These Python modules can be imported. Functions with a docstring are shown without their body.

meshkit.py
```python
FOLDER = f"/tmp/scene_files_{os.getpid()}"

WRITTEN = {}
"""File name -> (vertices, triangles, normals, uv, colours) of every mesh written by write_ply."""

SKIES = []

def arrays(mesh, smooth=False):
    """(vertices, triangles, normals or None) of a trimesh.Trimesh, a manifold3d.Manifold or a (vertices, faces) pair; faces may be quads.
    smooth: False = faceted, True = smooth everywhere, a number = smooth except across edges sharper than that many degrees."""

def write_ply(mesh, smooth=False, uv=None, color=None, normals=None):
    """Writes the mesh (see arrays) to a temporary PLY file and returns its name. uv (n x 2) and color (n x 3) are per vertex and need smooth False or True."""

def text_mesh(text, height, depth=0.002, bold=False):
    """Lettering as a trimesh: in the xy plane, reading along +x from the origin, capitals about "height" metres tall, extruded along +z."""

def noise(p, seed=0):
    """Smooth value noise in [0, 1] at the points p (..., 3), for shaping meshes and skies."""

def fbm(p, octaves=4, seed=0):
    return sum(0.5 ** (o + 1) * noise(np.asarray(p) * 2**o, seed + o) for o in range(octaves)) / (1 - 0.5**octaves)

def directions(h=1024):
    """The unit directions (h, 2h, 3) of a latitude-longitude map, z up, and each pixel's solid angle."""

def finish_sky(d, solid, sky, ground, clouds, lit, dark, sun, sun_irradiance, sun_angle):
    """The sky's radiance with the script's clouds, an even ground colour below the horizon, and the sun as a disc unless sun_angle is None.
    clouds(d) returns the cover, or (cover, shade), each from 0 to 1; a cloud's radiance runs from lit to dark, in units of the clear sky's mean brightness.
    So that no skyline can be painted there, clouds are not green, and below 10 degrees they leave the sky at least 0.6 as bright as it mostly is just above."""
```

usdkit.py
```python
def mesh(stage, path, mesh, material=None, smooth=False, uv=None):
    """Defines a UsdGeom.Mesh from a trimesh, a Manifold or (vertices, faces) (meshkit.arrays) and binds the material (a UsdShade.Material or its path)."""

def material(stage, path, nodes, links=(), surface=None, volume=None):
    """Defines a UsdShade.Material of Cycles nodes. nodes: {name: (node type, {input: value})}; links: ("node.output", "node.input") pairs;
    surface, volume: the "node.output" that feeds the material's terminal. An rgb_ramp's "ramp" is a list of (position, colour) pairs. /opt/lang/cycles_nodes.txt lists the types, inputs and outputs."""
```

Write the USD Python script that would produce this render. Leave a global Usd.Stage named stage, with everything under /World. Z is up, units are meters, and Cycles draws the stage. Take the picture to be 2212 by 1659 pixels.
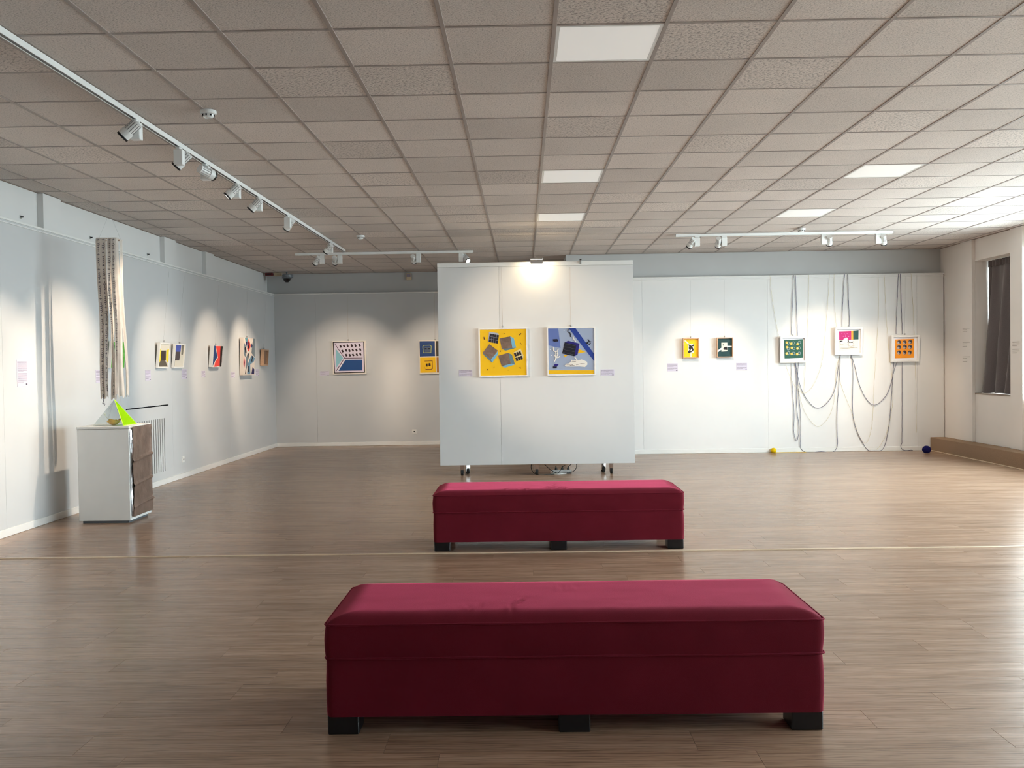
import math, random
import numpy as np, trimesh, usdkit, meshkit
from shapely.geometry import Polygon, LineString, Point, box as sbox
from shapely.ops import unary_union
from pxr import Usd, UsdGeom, UsdLux, UsdShade, Gf, Sdf

random.seed(7)
rng = np.random.default_rng(7)
stage = Usd.Stage.CreateInMemory()
UsdGeom.SetStageUpAxis(stage, UsdGeom.Tokens.z)
UsdGeom.SetStageMetersPerUnit(stage, 1.0)
W = UsdGeom.Xform.Define(stage, '/World')
stage.SetDefaultPrim(W.GetPrim())

# ------------------------------------------------------------------ camera
CAM = np.array([0.0, 0.0, 1.5]); FPX = 1948.2
YAW, PITCH, ROLL = 0.0126, -0.0209, -0.0146
def cam_axes():
    cy, sy, cp, sp, cr, sr = math.cos(YAW), math.sin(YAW), math.cos(PITCH), math.sin(PITCH), math.cos(ROLL), math.sin(ROLL)
    f = np.array([-sy*cp, cy*cp, sp]); r = np.array([cy, sy, 0.0]); u = np.cross(r, f)
    return cr*r + sr*u, -sr*r + cr*u, f
RT, UP, FW = cam_axes()
cam = UsdGeom.Camera.Define(stage, '/World/camera')
cam.CreateHorizontalApertureAttr(36.0); cam.CreateVerticalApertureAttr(27.0)
cam.CreateFocalLengthAttr(36.0 * FPX / 2212.0)
cam.CreateClippingRangeAttr(Gf.Vec2f(0.05, 500))
cam.AddTransformOp().Set(Gf.Matrix4d(*RT, 0, *UP, 0, *(-FW), 0, *CAM, 1))
cam.CreateExposureAttr(0.34)
def project(p):                       # used only to rank which tiles and planks are in view
    d = np.asarray(p, float) - CAM
    z = d @ FW
    return 1106 + FPX*(d @ RT)/z, 829.5 - FPX*(d @ UP)/z, z

# ------------------------------------------------------------------ sky and daylight
DAY = (0.80, 0.93, 1.0)               # daylight tint through the windows of the right wall
dome = UsdLux.DomeLight.Define(stage, '/World/sky')
dome.CreateColorAttr(Gf.Vec3f(0.80, 0.91, 1.0)); dome.CreateIntensityAttr(3.0)
WINDOW_LIGHT = (19.0, 8.5, 7.0, 6.5)      # tuned per window, weaker towards the viewer
WIN_BIG = [(9.50, 12.46), (6.35, 9.20), (3.20, 6.05), (.05, 2.90)]   # window openings along the right wall (y from, y to); last added for light
WX, WZ0, WZ1 = 7.42, 0.98, 2.96
for k, (a, b) in enumerate(WIN_BIG):
    L = UsdLux.RectLight.Define(stage, '/World/window_daylight' + ('' if k == 0 else f'_{k:03d}'))  # area light added outside each opening in place of sky light
    L.CreateWidthAttr(WZ1 - WZ0); L.CreateHeightAttr(b - a)
    L.CreateColorAttr(Gf.Vec3f(*DAY)); L.CreateIntensityAttr(WINDOW_LIGHT[k])
    # light shines along its local -z; turn -z to world -x
    c, sn = math.cos(math.radians(22)), math.sin(math.radians(22))      # skylight comes from above the horizon
    L.AddTransformOp().Set(Gf.Matrix4d(sn,0,-c,0, 0,1,0,0, c,0,sn,0, WX+.45,(a+b)/2,(WZ0+WZ1)/2+.12,1))
SPOT_POWER, SPOT_TINT = 27000.0, (1.0, 0.80, 0.60)
FLOOD_POWER = 7.5

# ------------------------------------------------------------------ helpers
used = {}
def numbered(name, parent='/World'):
    k = used.get((parent, name), 0); used[(parent, name)] = k + 1
    return name if k == 0 else f'{name}_{k:03d}'
def path_of(parent): return '/World' if parent is None else str(parent.GetPath())
def keys(p, label=None, cat=None, group=None, kind=None):
    for k, v in (('label', label), ('category', cat), ('group', group), ('kind', kind)):
        if v: p.SetCustomDataByKey(k, v)
    return p
def thing(name, label=None, cat=None, loc=(0,0,0), rotz=0, tilt=0, group=None, kind=None):
    x = UsdGeom.Xform.Define(stage, '/World/' + numbered(name))
    x.AddTranslateOp().Set(Gf.Vec3d(*map(float, loc)))
    if rotz: x.AddRotateZOp().Set(float(rotz))
    if tilt: x.AddRotateXOp().Set(float(tilt))
    return keys(x.GetPrim(), label, cat, group, kind)
def obj(name, mesh, mat, parent=None, label=None, cat=None, group=None, kind=None, smooth=False):
    if isinstance(mesh, list): mesh = trimesh.util.concatenate(mesh)
    pp = path_of(parent)
    m = usdkit.mesh(stage, pp + '/' + numbered(name, pp), mesh, MAT[mat], smooth=smooth)
    return keys(m.GetPrim(), label, cat, group, kind)
def T(x=0, y=0, z=0): return trimesh.transformations.translation_matrix([x, y, z])
def Rm(deg, ax): return trimesh.transformations.rotation_matrix(math.radians(deg), ax)
def bx(x0, x1, y0, y1, z0, z1):
    m = trimesh.creation.box([abs(x1-x0), abs(y1-y0), abs(z1-z0)])
    m.apply_translation([(x0+x1)/2, (y0+y1)/2, (z0+z1)/2]); return m
def rbox(x0, x1, y0, y1, z0, z1, r=.003):      # box with chamfered edges
    v = []
    for sx in (0, 1):
        for sy in (0, 1):
            for sz in (0, 1):
                c = np.array([(x0, x1)[sx], (y0, y1)[sy], (z0, z1)[sz]], float); s = np.array([1-2*sx, 1-2*sy, 1-2*sz])*r
                for k in range(3):
                    q = c + s; q[k] = c[k]; v.append(q)
    return trimesh.convex.convex_hull(np.array(v))
def cyl(p, q, r, n=20, r2=None):
    p, q = np.asarray(p, float), np.asarray(q, float); d = q-p; L = np.linalg.norm(d); d = d/L
    a = np.cross(d, [0,0,1.0] if abs(d[2]) < .9 else [1.0,0,0]); a /= np.linalg.norm(a); b = np.cross(d, a)
    t = np.arange(n)*2*np.pi/n; ring = np.cos(t)[:,None]*a + np.sin(t)[:,None]*b
    v = np.vstack([p+ring*r, q+ring*(r if r2 is None else r2), [p], [q]])
    i = np.arange(n); j = (i+1) % n
    f = np.vstack([np.stack([i, j, j+n],1), np.stack([i, j+n, i+n],1), np.stack([j, i, np.full(n,2*n)],1), np.stack([i+n, j+n, np.full(n,2*n+1)],1)])
    m = trimesh.Trimesh(v, f, process=False); m.fix_normals(); return m
def tube(pts, r, n=6):
    p = np.asarray(pts, float); t = np.gradient(p, axis=0); t /= np.linalg.norm(t, axis=1, keepdims=True)+1e-12
    ref = np.array([0,1.0,0]) if abs(t[:,1]).max() < .95 else np.array([1.0,0,.2])
    a = np.cross(t, ref); a /= np.linalg.norm(a, axis=1, keepdims=True)+1e-12; b = np.cross(t, a)
    ang = np.arange(n)*2*np.pi/n
    v = (p[:,None] + r*(np.cos(ang)[None,:,None]*a[:,None] + np.sin(ang)[None,:,None]*b[:,None])).reshape(-1,3)
    i, j = np.meshgrid(np.arange(len(p)-1), np.arange(n), indexing='ij')
    q = np.stack([i*n+j, i*n+(j+1)%n, (i+1)*n+(j+1)%n, (i+1)*n+j], -1).reshape(-1,4)
    f = np.vstack([q[:,[0,1,2]], q[:,[0,2,3]]])
    e = np.array([[0, k+1, k] for k in range(1,n-1)] + [[(len(p)-1)*n, (len(p)-1)*n+k, (len(p)-1)*n+k+1] for k in range(1,n-1)])
    m = trimesh.Trimesh(v, np.vstack([f, e]), process=False); m.fix_normals(); return m
def spline(pts, n=60):
    from scipy.interpolate import CubicSpline
    p = np.asarray(pts, float); s = np.r_[0, np.cumsum(np.linalg.norm(np.diff(p, axis=0), axis=1))]
    return CubicSpline(s, p)(np.linspace(0, s[-1], n))
def lathe(prof, n=32, center=(0,0,0)):
    m = trimesh.creation.revolve(np.array(prof, float), sections=n); m.apply_translation(center); return m
def sheet(f, nu, nv, thick):          # closed sheet of grid points f(u,v)->(xyz) arrays with thickness along normals
    u, v = np.meshgrid(np.linspace(0,1,nu), np.linspace(0,1,nv), indexing='ij')
    p = f(u, v); du = np.gradient(p, axis=0); dv = np.gradient(p, axis=1)
    nn = np.cross(du, dv); nn /= np.linalg.norm(nn, axis=-1, keepdims=True)+1e-12
    A = (p+nn*thick/2).reshape(-1,3); B = (p-nn*thick/2).reshape(-1,3); N = nu*nv
    idx = np.arange(N).reshape(nu, nv)
    q = np.stack([idx[:-1,:-1], idx[1:,:-1], idx[1:,1:], idx[:-1,1:]], -1).reshape(-1,4)
    f1 = np.vstack([q[:,[0,1,2]], q[:,[0,2,3]]])
    loop = np.r_[idx[:,0], idx[-1,1:], idx[-2::-1,-1], idx[0,-2:0:-1]]
    l2 = np.roll(loop, -1)
    side = np.vstack([np.stack([loop, l2+N, l2],1), np.stack([loop, loop+N, l2+N],1)])
    m = trimesh.Trimesh(np.vstack([A,B]), np.vstack([f1, f1[:,::-1]+N, side]), process=False)
    m.fix_normals(); return m
def extr(poly, d):
    gs = [g for g in getattr(poly, 'geoms', [poly]) if g.area > 1e-9 and g.geom_type == 'Polygon']
    return trimesh.util.concatenate([trimesh.creation.extrude_polygon(g, d, engine='earcut') for g in gs])

# ------------------------------------------------------------------ materials
MAT = {}
def lin(c): return tuple(((x/255)/12.92 if x/255 <= .04045 else ((x/255+.055)/1.055)**2.4) for x in c)
def plain(name, col, rough=.5, spec=.5, metal=0, noise=0, nscale=30, bump=0, bscale=200, sheen=0, coat=0):
    n = {'p': ('principled_bsdf', {'base_color': col, 'roughness': rough, 'specular_ior_level': spec, 'metallic': metal, 'sheen_weight': sheen, 'coat_weight': coat}),
         'tc': ('texture_coordinate', {})}
    l = []
    if noise:
        n['n'] = ('noise_texture', {'scale': nscale, 'detail': 4.0})
        n['r'] = ('rgb_ramp', {'ramp': [(.25, tuple(c*(1-noise) for c in col)), (.75, tuple(min(1, c*(1+noise)) for c in col))]})
        l += [('tc.object', 'n.vector'), ('n.fac', 'r.fac'), ('r.color', 'p.base_color')]
    if bump:
        n['bn'] = ('noise_texture', {'scale': bscale, 'detail': 3.0})
        n['b'] = ('bump', {'strength': 1.0, 'distance': bump})
        l += [('tc.object', 'bn.vector'), ('bn.fac', 'b.height'), ('b.normal', 'p.normal')]
    MAT[name] = usdkit.material(stage, '/World/Looks/' + name, n, l, surface='p.BSDF')
    return name
colour_mats = {}
def colour(rgb, rough=.55):            # painted colour given as sRGB 0-255
    k = (tuple(rgb), rough)
    if k not in colour_mats:
        colour_mats[k] = plain('paint_' + '_'.join(map(str, rgb)) + ('' if rough == .55 else f'_{int(rough*100)}'), lin(rgb), rough, .4)
    return colour_mats[k]
plain('wall_white', (.70,.695,.685), .75, .3, noise=.012, nscale=3, bump=.0002, bscale=400)
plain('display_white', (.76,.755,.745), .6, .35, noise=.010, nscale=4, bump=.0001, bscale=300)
plain('display_grey', (.575,.585,.59), .6, .35, noise=.010, nscale=4, bump=.0001, bscale=300)  # display white darkened: weaker light on left and back walls put into colour
plain('panel_white', (.68,.68,.675), .6, .35, noise=.010, nscale=4, bump=.0001, bscale=300)  # same paint again, weaker light on the rolling panel put into colour
plain('upper_grey', (.50,.505,.505), .8, .3, noise=.02, nscale=3, bump=.0002, bscale=300)
plain('wall_far_grey', (.30,.29,.28), .8, .3)
plain('wall_warm', (.86,.815,.775), .75, .3, noise=.012, nscale=3)  # white wall tinted: warm spotlight bounce put into the colour
plain('trim_white', (.78,.78,.76), .45, .4)
plain('metal_white', (.82,.83,.82), .35, .5)
plain('black_plastic', (.012,.012,.013), .4, .5)
plain('dark_cavity', (.02,.02,.022), .9, .1)
plain('rubber', (.02,.02,.02), .7, .3)
plain('chrome', (.75,.75,.76), .15, .5, 1)
plain('steel', (.5,.5,.5), .35, .5, 1)
plain('gold_strip', (.80,.64,.47), .45, .5, .2)
plain('fin_grey', (.35,.36,.37), .35, .5, .6)
plain('wood_black', (.008,.008,.010), .35, .5, noise=.3, nscale=60)
plain('wood_frame', lin((196,158,128)), .5, .4, noise=.12, nscale=40)
plain('wood_brown', lin((150,118,98)), .55, .4, noise=.15, nscale=40)
plain('frame_white', (.80,.78,.75), .4, .5)
plain('mat_board', (.82,.81,.85), .8, .3)
plain('card', lin((206,200,216)), .6, .3)
plain('ink', (.10,.09,.12), .8, .2)
plain('ink_grey', lin((150,142,158)), .8, .2)
plain('wire_tan', lin((176,150,120)), .5, .4)
plain('wire_grey', lin((168,168,166)), .5, .4)
plain('curtain_cloth', (.140,.120,.120), .9, .2, noise=.12, nscale=120, bump=.0006, bscale=500, sheen=.3)
plain('carpet_brown', (.36,.245,.165), .95, .1, noise=.22, nscale=160, bump=.004, bscale=260)
plain('yarn_grey', lin((116,116,132)), .9, .2, bump=.0006, bscale=900)
plain('yarn_blue', lin((28,26,92)), .95, .2, noise=.4, nscale=150, bump=.002, bscale=260)
plain('yarn_yellow', lin((244,200,20)), .95, .2, noise=.25, nscale=150, bump=.002, bscale=260)
plain('yarn_cream', lin((204,190,140)), .9, .2)
plain('foil_copper', (.30,.215,.175), .30, .5, .55, noise=.25, nscale=9, bump=.004, bscale=22)
plain('foil_silver', (.78,.78,.80), .22, .5, .8, bump=.003, bscale=40)
plain('pedestal_white', (.74,.745,.73), .5, .4, noise=.02, nscale=6)
plain('pedestal_foot', (.10,.115,.13), .5, .4)
plain('fruit', lin((255,184,16)), .55, .4, noise=.22, nscale=26, bump=.003, bscale=60)
MAT['led_panel'] = usdkit.material(stage, '/World/Looks/led_panel', {'p': ('principled_bsdf', {'base_color': (.88,.88,.86), 'roughness': .55, 'emission_color': (1,.985,.95), 'emission_strength': .20})}, [], surface='p.BSDF')
plain('plastic_red', lin((110,16,26)), .45, .5)
plain('plastic_beige', lin((205,188,160)), .5, .4)
plain('camera_grey', (.16,.18,.20), .35, .5)
plain('glass_black', (.006,.006,.008), .08, .6)
plain('cable_black', (.015,.015,.015), .5, .4)
plain('cable_white', (.62,.63,.62), .5, .4)
plain('ledge_wood', (.30,.24,.2), .6, .3)
plain('outside_ground', (.30,.30,.27), .9, .2, noise=.2, nscale=.6)

def mk_emit(name, col, strength):
    MAT[name] = usdkit.material(stage, '/World/Looks/'+name, {'e': ('emission', {'color': col, 'strength': strength})}, [], surface='e.emission')
mk_emit('lamp_glow', (1.0,.86,.66), 14.0)
mk_emit('lamp_glow_far', (1.0,.92,.80), 5.0)

# cotton strips: some light comes through
MAT['cotton'] = usdkit.material(stage, '/World/Looks/cotton', {
    'tc': ('texture_coordinate', {}), 'n': ('noise_texture', {'scale': 14.0, 'detail': 4.0}),
    'r': ('rgb_ramp', {'ramp': [(.3, lin((226,219,212))), (.7, lin((239,233,226)))]}),
    'd': ('diffuse_bsdf', {'roughness': .8}), 't': ('translucent_bsdf', {}), 'm': ('mix_closure', {'fac': .3})},
    [('tc.object','n.vector'), ('n.fac','r.fac'), ('r.color','d.color'), ('r.color','t.color'), ('d.BSDF','m.closure1'), ('t.BSDF','m.closure2')], surface='m.closure')
# window glass and acrylic sheet
def pane(name, tint, gloss=(1,1,1)):
    MAT[name] = usdkit.material(stage, '/World/Looks/'+name, {'t': ('transparent_bsdf', {'color': tint}), 'g': ('glossy_bsdf', {'color': gloss, 'roughness': .03}), 'm': ('mix_closure', {'fac': .06})},
        [('t.BSDF','m.closure1'), ('g.BSDF','m.closure2')], surface='m.closure')
pane('window_glass', (.96,.98,.97)); pane('acrylic_clear', (.90,.92,.92))
MAT['acrylic_green'] = usdkit.material(stage, '/World/Looks/acrylic_green', {
    'd': ('diffuse_bsdf', {'color': lin((178,226,30))}), 'tl': ('translucent_bsdf', {'color': lin((190,240,30))}), 't': ('transparent_bsdf', {'color': lin((190,235,60))}),
    'm1': ('mix_closure', {'fac': .45}), 'm2': ('mix_closure', {'fac': .22})},
    [('d.BSDF','m1.closure1'), ('tl.BSDF','m1.closure2'), ('m1.closure','m2.closure1'), ('t.BSDF','m2.closure2')], surface='m2.closure')
plain('acrylic_edge', lin((205,250,70)), .25, .6)
# red upholstery
MAT['velvet'] = usdkit.material(stage, '/World/Looks/velvet', {
    'tc': ('texture_coordinate', {}), 'n': ('noise_texture', {'scale': 5.0, 'detail': 5.0, 'roughness': .6}),
    'r': ('rgb_ramp', {'ramp': [(.3, (.138,.006,.016)), (.7, (.162,.008,.020))]}),
    'w': ('noise_texture', {'scale': 420.0, 'detail': 2.0}), 'b': ('bump', {'strength': .6, 'distance': .0008}),
    'p': ('principled_bsdf', {'roughness': .85, 'specular_ior_level': .2, 'sheen_weight': .6, 'sheen_roughness': .35, 'sheen_tint': (1.0,.12,.24)})},
    [('tc.object','n.vector'), ('n.fac','r.fac'), ('r.color','p.base_color'), ('tc.object','w.vector'), ('w.fac','b.height'), ('b.normal','p.normal')], surface='p.BSDF')
# ceiling tile: mineral fibre with fissures; every tile differs a little
def tile_mat(name, sx, sy, thr, dark, rand_node):
    MAT[name] = usdkit.material(stage, '/World/Looks/'+name, {
        'g': ('geometry', {}), 'oi': ('object_info', {}),
        'mp': ('mapping', {'scale': (sx, sy, 60.0)}),
        'n': ('noise_texture', {'scale': 1.0, 'detail': 3.0, 'roughness': .65}),
        'r': ('rgb_ramp', {'ramp': [(0, (dark,)*3), (thr-.06, (dark,)*3), (thr+.02, (1,1,1)), (1, (1,1,1))]}),
        'v': ('map_range', {'from_min': 0, 'from_max': 1, 'to_min': .90, 'to_max': 1.08}),
        'big': ('noise_texture', {'scale': 1.3, 'detail': 3.0}), 'bv': ('map_range', {'from_min': .3, 'from_max': .7, 'to_min': .96, 'to_max': 1.04}),
        'mu': ('math', {'math_type': 'multiply'}), 'cc': ('combine_color', {}),
        'base': ('mix', {'mix_type': 'multiply', 'fac': 1.0, 'color1': TILE}), 'm2': ('mix', {'mix_type': 'multiply', 'fac': 1.0}),
        'b': ('bump', {'strength': 1.0, 'distance': .005}),
        'p': ('principled_bsdf', {'roughness': .9, 'specular_ior_level': .15})},
        [('g.position','mp.vector'), ('mp.vector','n.vector'), ('n.fac','r.fac'), (rand_node,'v.value'), ('g.position','big.vector'), ('big.fac','bv.value'),
         ('v.result','mu.value1'), ('bv.result','mu.value2'), ('mu.value','cc.r'), ('mu.value','cc.g'), ('mu.value','cc.b'), ('cc.color','base.color2'),
         ('base.color','m2.color1'), ('r.color','m2.color2'), ('m2.color','p.base_color'), ('n.fac','b.height'), ('b.normal','p.normal')], surface='p.BSDF')
TILE = (.77,.70,.655)
tile_mat('tile_fine', 85.0, 190.0, .44, .58, 'oi.random')
tile_mat('tile_coarse', 55.0, 110.0, .46, .46, 'oi.random')
tile_mat('tile_far', 85.0, 190.0, .44, .58, 'g.random_per_island')
plain('grid_metal', (.37,.32,.295), .5, .4)
# wood planks: grain runs along x, shifted by a random number of the plank
def plank_mat(name, rand_node):
    MAT[name] = usdkit.material(stage, '/World/Looks/'+name, {
        'g': ('geometry', {}), 'oi': ('object_info', {}),
        'off': ('combine_xyz', {'x': 0.0, 'y': 0.0, 'z': 0.0}), 'k': ('math', {'math_type': 'multiply', 'value2': 57.0}),
        'add': ('vector_math', {'math_type': 'add'}),
        'mp': ('mapping', {'scale': (1.1, 15.0, 1.0)}), 'n': ('noise_texture', {'scale': 1.0, 'detail': 6.0, 'roughness': .62, 'distortion': .5}),
        'mp2': ('mapping', {'scale': (6.0, 150.0, 1.0)}), 'n2': ('noise_texture', {'scale': 1.0, 'detail': 3.0, 'roughness': .6}),
        'mp3': ('mapping', {'scale': (.9, 10.0, 1.0)}), 'wv': ('wave_texture', {'wave_type': 'bands', 'bands_direction': 'y', 'scale': 1.7, 'distortion': 9.0, 'detail': 3.0, 'detail_scale': 1.1}),
        'r': ('rgb_ramp', {'ramp': [(.22, WOOD[0]), (.48, WOOD[1]), (.75, WOOD[2])]}),
        'r2': ('rgb_ramp', {'ramp': [(.30, (.42,.38,.35)), (.47, (1,1,1)), (1, (1,1,1))]}),
        'r3': ('rgb_ramp', {'ramp': [(0, (.56,.51,.47)), (.25, (1,1,1)), (1, (1.0,1.0,1.0))]}),
        'm': ('mix', {'mix_type': 'multiply', 'fac': .9}), 'm3': ('mix', {'mix_type': 'multiply', 'fac': .85}),
        'tv': ('map_range', {'from_min': 0, 'from_max': 1, 'to_min': .90, 'to_max': 1.08}), 'cc': ('combine_color', {}), 'mt': ('mix', {'mix_type': 'multiply', 'fac': 1.0}),
        'rr': ('map_range', {'from_min': .2, 'from_max': .8, 'to_min': .22, 'to_max': .34}),
        'b': ('bump', {'strength': .25, 'distance': .0006}),
        'p': ('principled_bsdf', {'specular_ior_level': .5, 'coat_weight': 0.0})},
        [(rand_node,'k.value1'), ('k.value','off.x'), ('k.value','off.y'), ('g.position','add.vector1'), ('off.vector','add.vector2'),
         ('add.vector','mp.vector'), ('mp.vector','n.vector'), ('add.vector','mp2.vector'), ('mp2.vector','n2.vector'), ('add.vector','mp3.vector'), ('mp3.vector','wv.vector'),
         ('n.fac','r.fac'), ('n2.fac','r2.fac'), ('wv.fac','r3.fac'), ('r.color','m.color1'), ('r2.color','m.color2'), ('m.color','m3.color1'), ('r3.color','m3.color2'),
         (rand_node,'tv.value'), ('tv.result','cc.r'), ('tv.result','cc.g'), ('tv.result','cc.b'), ('m3.color','mt.color1'), ('cc.color','mt.color2'), ('mt.color','p.base_color'),
         ('n.fac','rr.value'), ('rr.result','p.roughness'), ('n2.fac','b.height'), ('b.normal','p.normal')], surface='p.BSDF')
WOOD = [(.255,.148,.094), (.405,.258,.172), (.53,.357,.248)]
plank_mat('plank_near', 'oi.random'); plank_mat('plank_far', 'g.random_per_island')

# ------------------------------------------------------------------ room shell
ZC = 3.315                     # ceiling
XL, XLU = -4.74, -4.90         # display wall face and wall face behind it, left
YB, YBU = 17.20, 17.32         # back, left half
YR, YRU = 14.87, 15.00         # back, right half
XS = .735                      # where the right half of the back wall ends
XRP, XRW = 6.86, 6.91          # right wall: pilaster face, wall face
YF = -5.0                      # wall behind the camera
DTOP = 2.905                   # top of the display walls
def struct(name, mesh, mat, parent=None, smooth=False): return obj(name, mesh, mat, parent, kind=None if parent else 'structure', smooth=smooth)

# --- floor: planks in rows across the room
floor = thing('floor', kind='structure')
obj('screed', bx(XLU-.1, 7.0, YF, YBU+.05, -.08, -.006), 'dark_cavity', floor)
PW, PL, YS = .195, 1.22, 7.18
near, far = [], []
row_y = []
y = YS - .012
while y > YF: row_y.append((y-PW, y)); y -= PW
y = YS + .012
while y < YB: row_y.append((y, min(y+PW, YB))); y += PW
for a, b in row_y:
    xs = XL - random.uniform(0, PL)
    while xs < 6.9:
        x0, x1 = max(xs, XL), min(xs+PL, 6.9); xs += PL
        if x1-x0 < .02: continue
        if a > YRU and x0 > XS: continue
        c = ((x0+x1)/2, (a+b)/2, 0)
        rec = (x0+.0004, x1-.0004, a+.0004, b-.0004)
        px = [project((x, yy, 0)) for x in (x0, x1) for yy in (a, b)]
        vis = (c[1] > 1.5 and max(p[0] for p in px) > 0 and min(p[0] for p in px) < 2212 and min(p[1] for p in px) < 1659)
        (near if vis and c[1] < YS+.9 else far).append((c[1], rec))
near.sort(); far += near[295:]; near = near[:295]
for _, r in near: obj('plank', rbox(*r, -.006, 0, .0006), 'plank_near', floor)
obj('plank', [bx(*r, -.006, 0) for _, r in far], 'plank_far', floor, kind='stuff')
struct('trim_1', rbox(XL+.014, 6.64, YS-.0115, YS+.0115, -.005, .007, .002), 'gold_strip')

# --- ceiling: lay-in tiles on a metal grid
ceil = thing('ceiling', kind='structure')
obj('slab', bx(XLU-.1, 7.6, YF-.1, YBU+.1, ZC+.09, ZC+.2), 'upper_grey', ceil)
GX0, GY0, G = .1946, 4.869, .6
LIGHTS = {(0,0): None, (0,6): None, (0,10): None, (5,6): None, (5,10): None}
xsn = np.arange(-9, 13); ysn = np.arange(-17, 22)
vis, rest = [], []
for i in ysn:
    for j in xsn:
        x0, x1, y0, y1 = max(GX0+G*j, XLU), min(GX0+G*(j+1), XRW), max(GY0+G*i, YF), min(GY0+G*(i+1), YBU)
        if x1-x0 < .03 or y1-y0 < .03: continue
        if x0 >= XS-.25 and y0 >= YRU: continue
        if (j, i) in LIGHTS: continue
        lift = random.uniform(0, .0015)
        r = (x0+.003, x1-.003, y0+.003, y1-.003, ZC+.001+lift, ZC+.016+lift)
        cx, cy = (x0+x1)/2, (y0+y1)/2
        ok = False
        if y0 > .8:
            p = [project((x, yy, ZC)) for x in (x0, x1) for yy in (y0, y1)]
            ok = max(q[0] for q in p) > 0 and min(q[0] for q in p) < 2212 and max(q[1] for q in p) > 0
        (vis if ok else rest).append((cy, r))
vis.sort(key=lambda t: t[0]); rest += vis[298:]; vis = vis[:298]
for _, r in vis: obj('tile', rbox(*r, .0015), 'tile_coarse' if random.random() < .16 else 'tile_fine', ceil)
obj('tile', [bx(*r) for _, r in rest], 'tile_far', ceil, kind='stuff')
for j in xsn:
    x = GX0+G*j
    if XLU < x < XRW: obj('main_runner', rbox(x-.012, x+.012, YF, YBU if x < XS+.1 else YRU, ZC-.002, ZC+.03, .001), 'grid_metal', ceil)
ct = []
for i in ysn:
    y = GY0+G*i
    if YF < y < YBU: ct.append(bx(XLU, XRW if y < YRU else XS+.1, y-.010, y+.010, ZC-.001, ZC+.028))
for t in ct: obj('cross_tee', t, 'grid_metal', ceil)
obj('edge_angle', [bx(XLU, XLU+.02, YF, YBU, ZC-.004, ZC), bx(XRW-.03, XRW, YF, YRU, ZC-.004, ZC), bx(XLU, XS, YBU-.02, YBU, ZC-.004, ZC), bx(XS, XRW, YRU-.02, YRU, ZC-.004, ZC)], 'ledge_wood', ceil)
LL = {(0,0): 'blank white lighting panel in the ceiling nearest the viewer', (0,6): 'flat white ceiling light panel halfway down the room, in line with the nearest one',
      (0,10): 'farthest flat white ceiling light panel, above the rolling panel', (5,6): 'bluish white ceiling light panel nearest the windows at upper right',
      (5,10): 'small looking white ceiling light panel above the right hand lighting track'}
for (j, i), lab in LL.items():
    t = thing('ceiling_light', lab, 'ceiling light', (GX0+G*(j+.5), GY0+G*(i+.5), ZC), group='flat ceiling light panels')
    h = .288
    obj('diffuser', rbox(-h+.018, h-.018, -h+.018, h-.018, .0, .012, .002), 'led_panel', t)
    obj('frame', [bx(-h, h, -h, -h+.018, -.001, .014), bx(-h, h, h-.018, h, -.001, .014), bx(-h, -h+.018, -h+.018, h-.018, -.001, .014), bx(h-.018, h, -h+.018, h-.018, -.001, .014)], 'metal_white', t)

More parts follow.
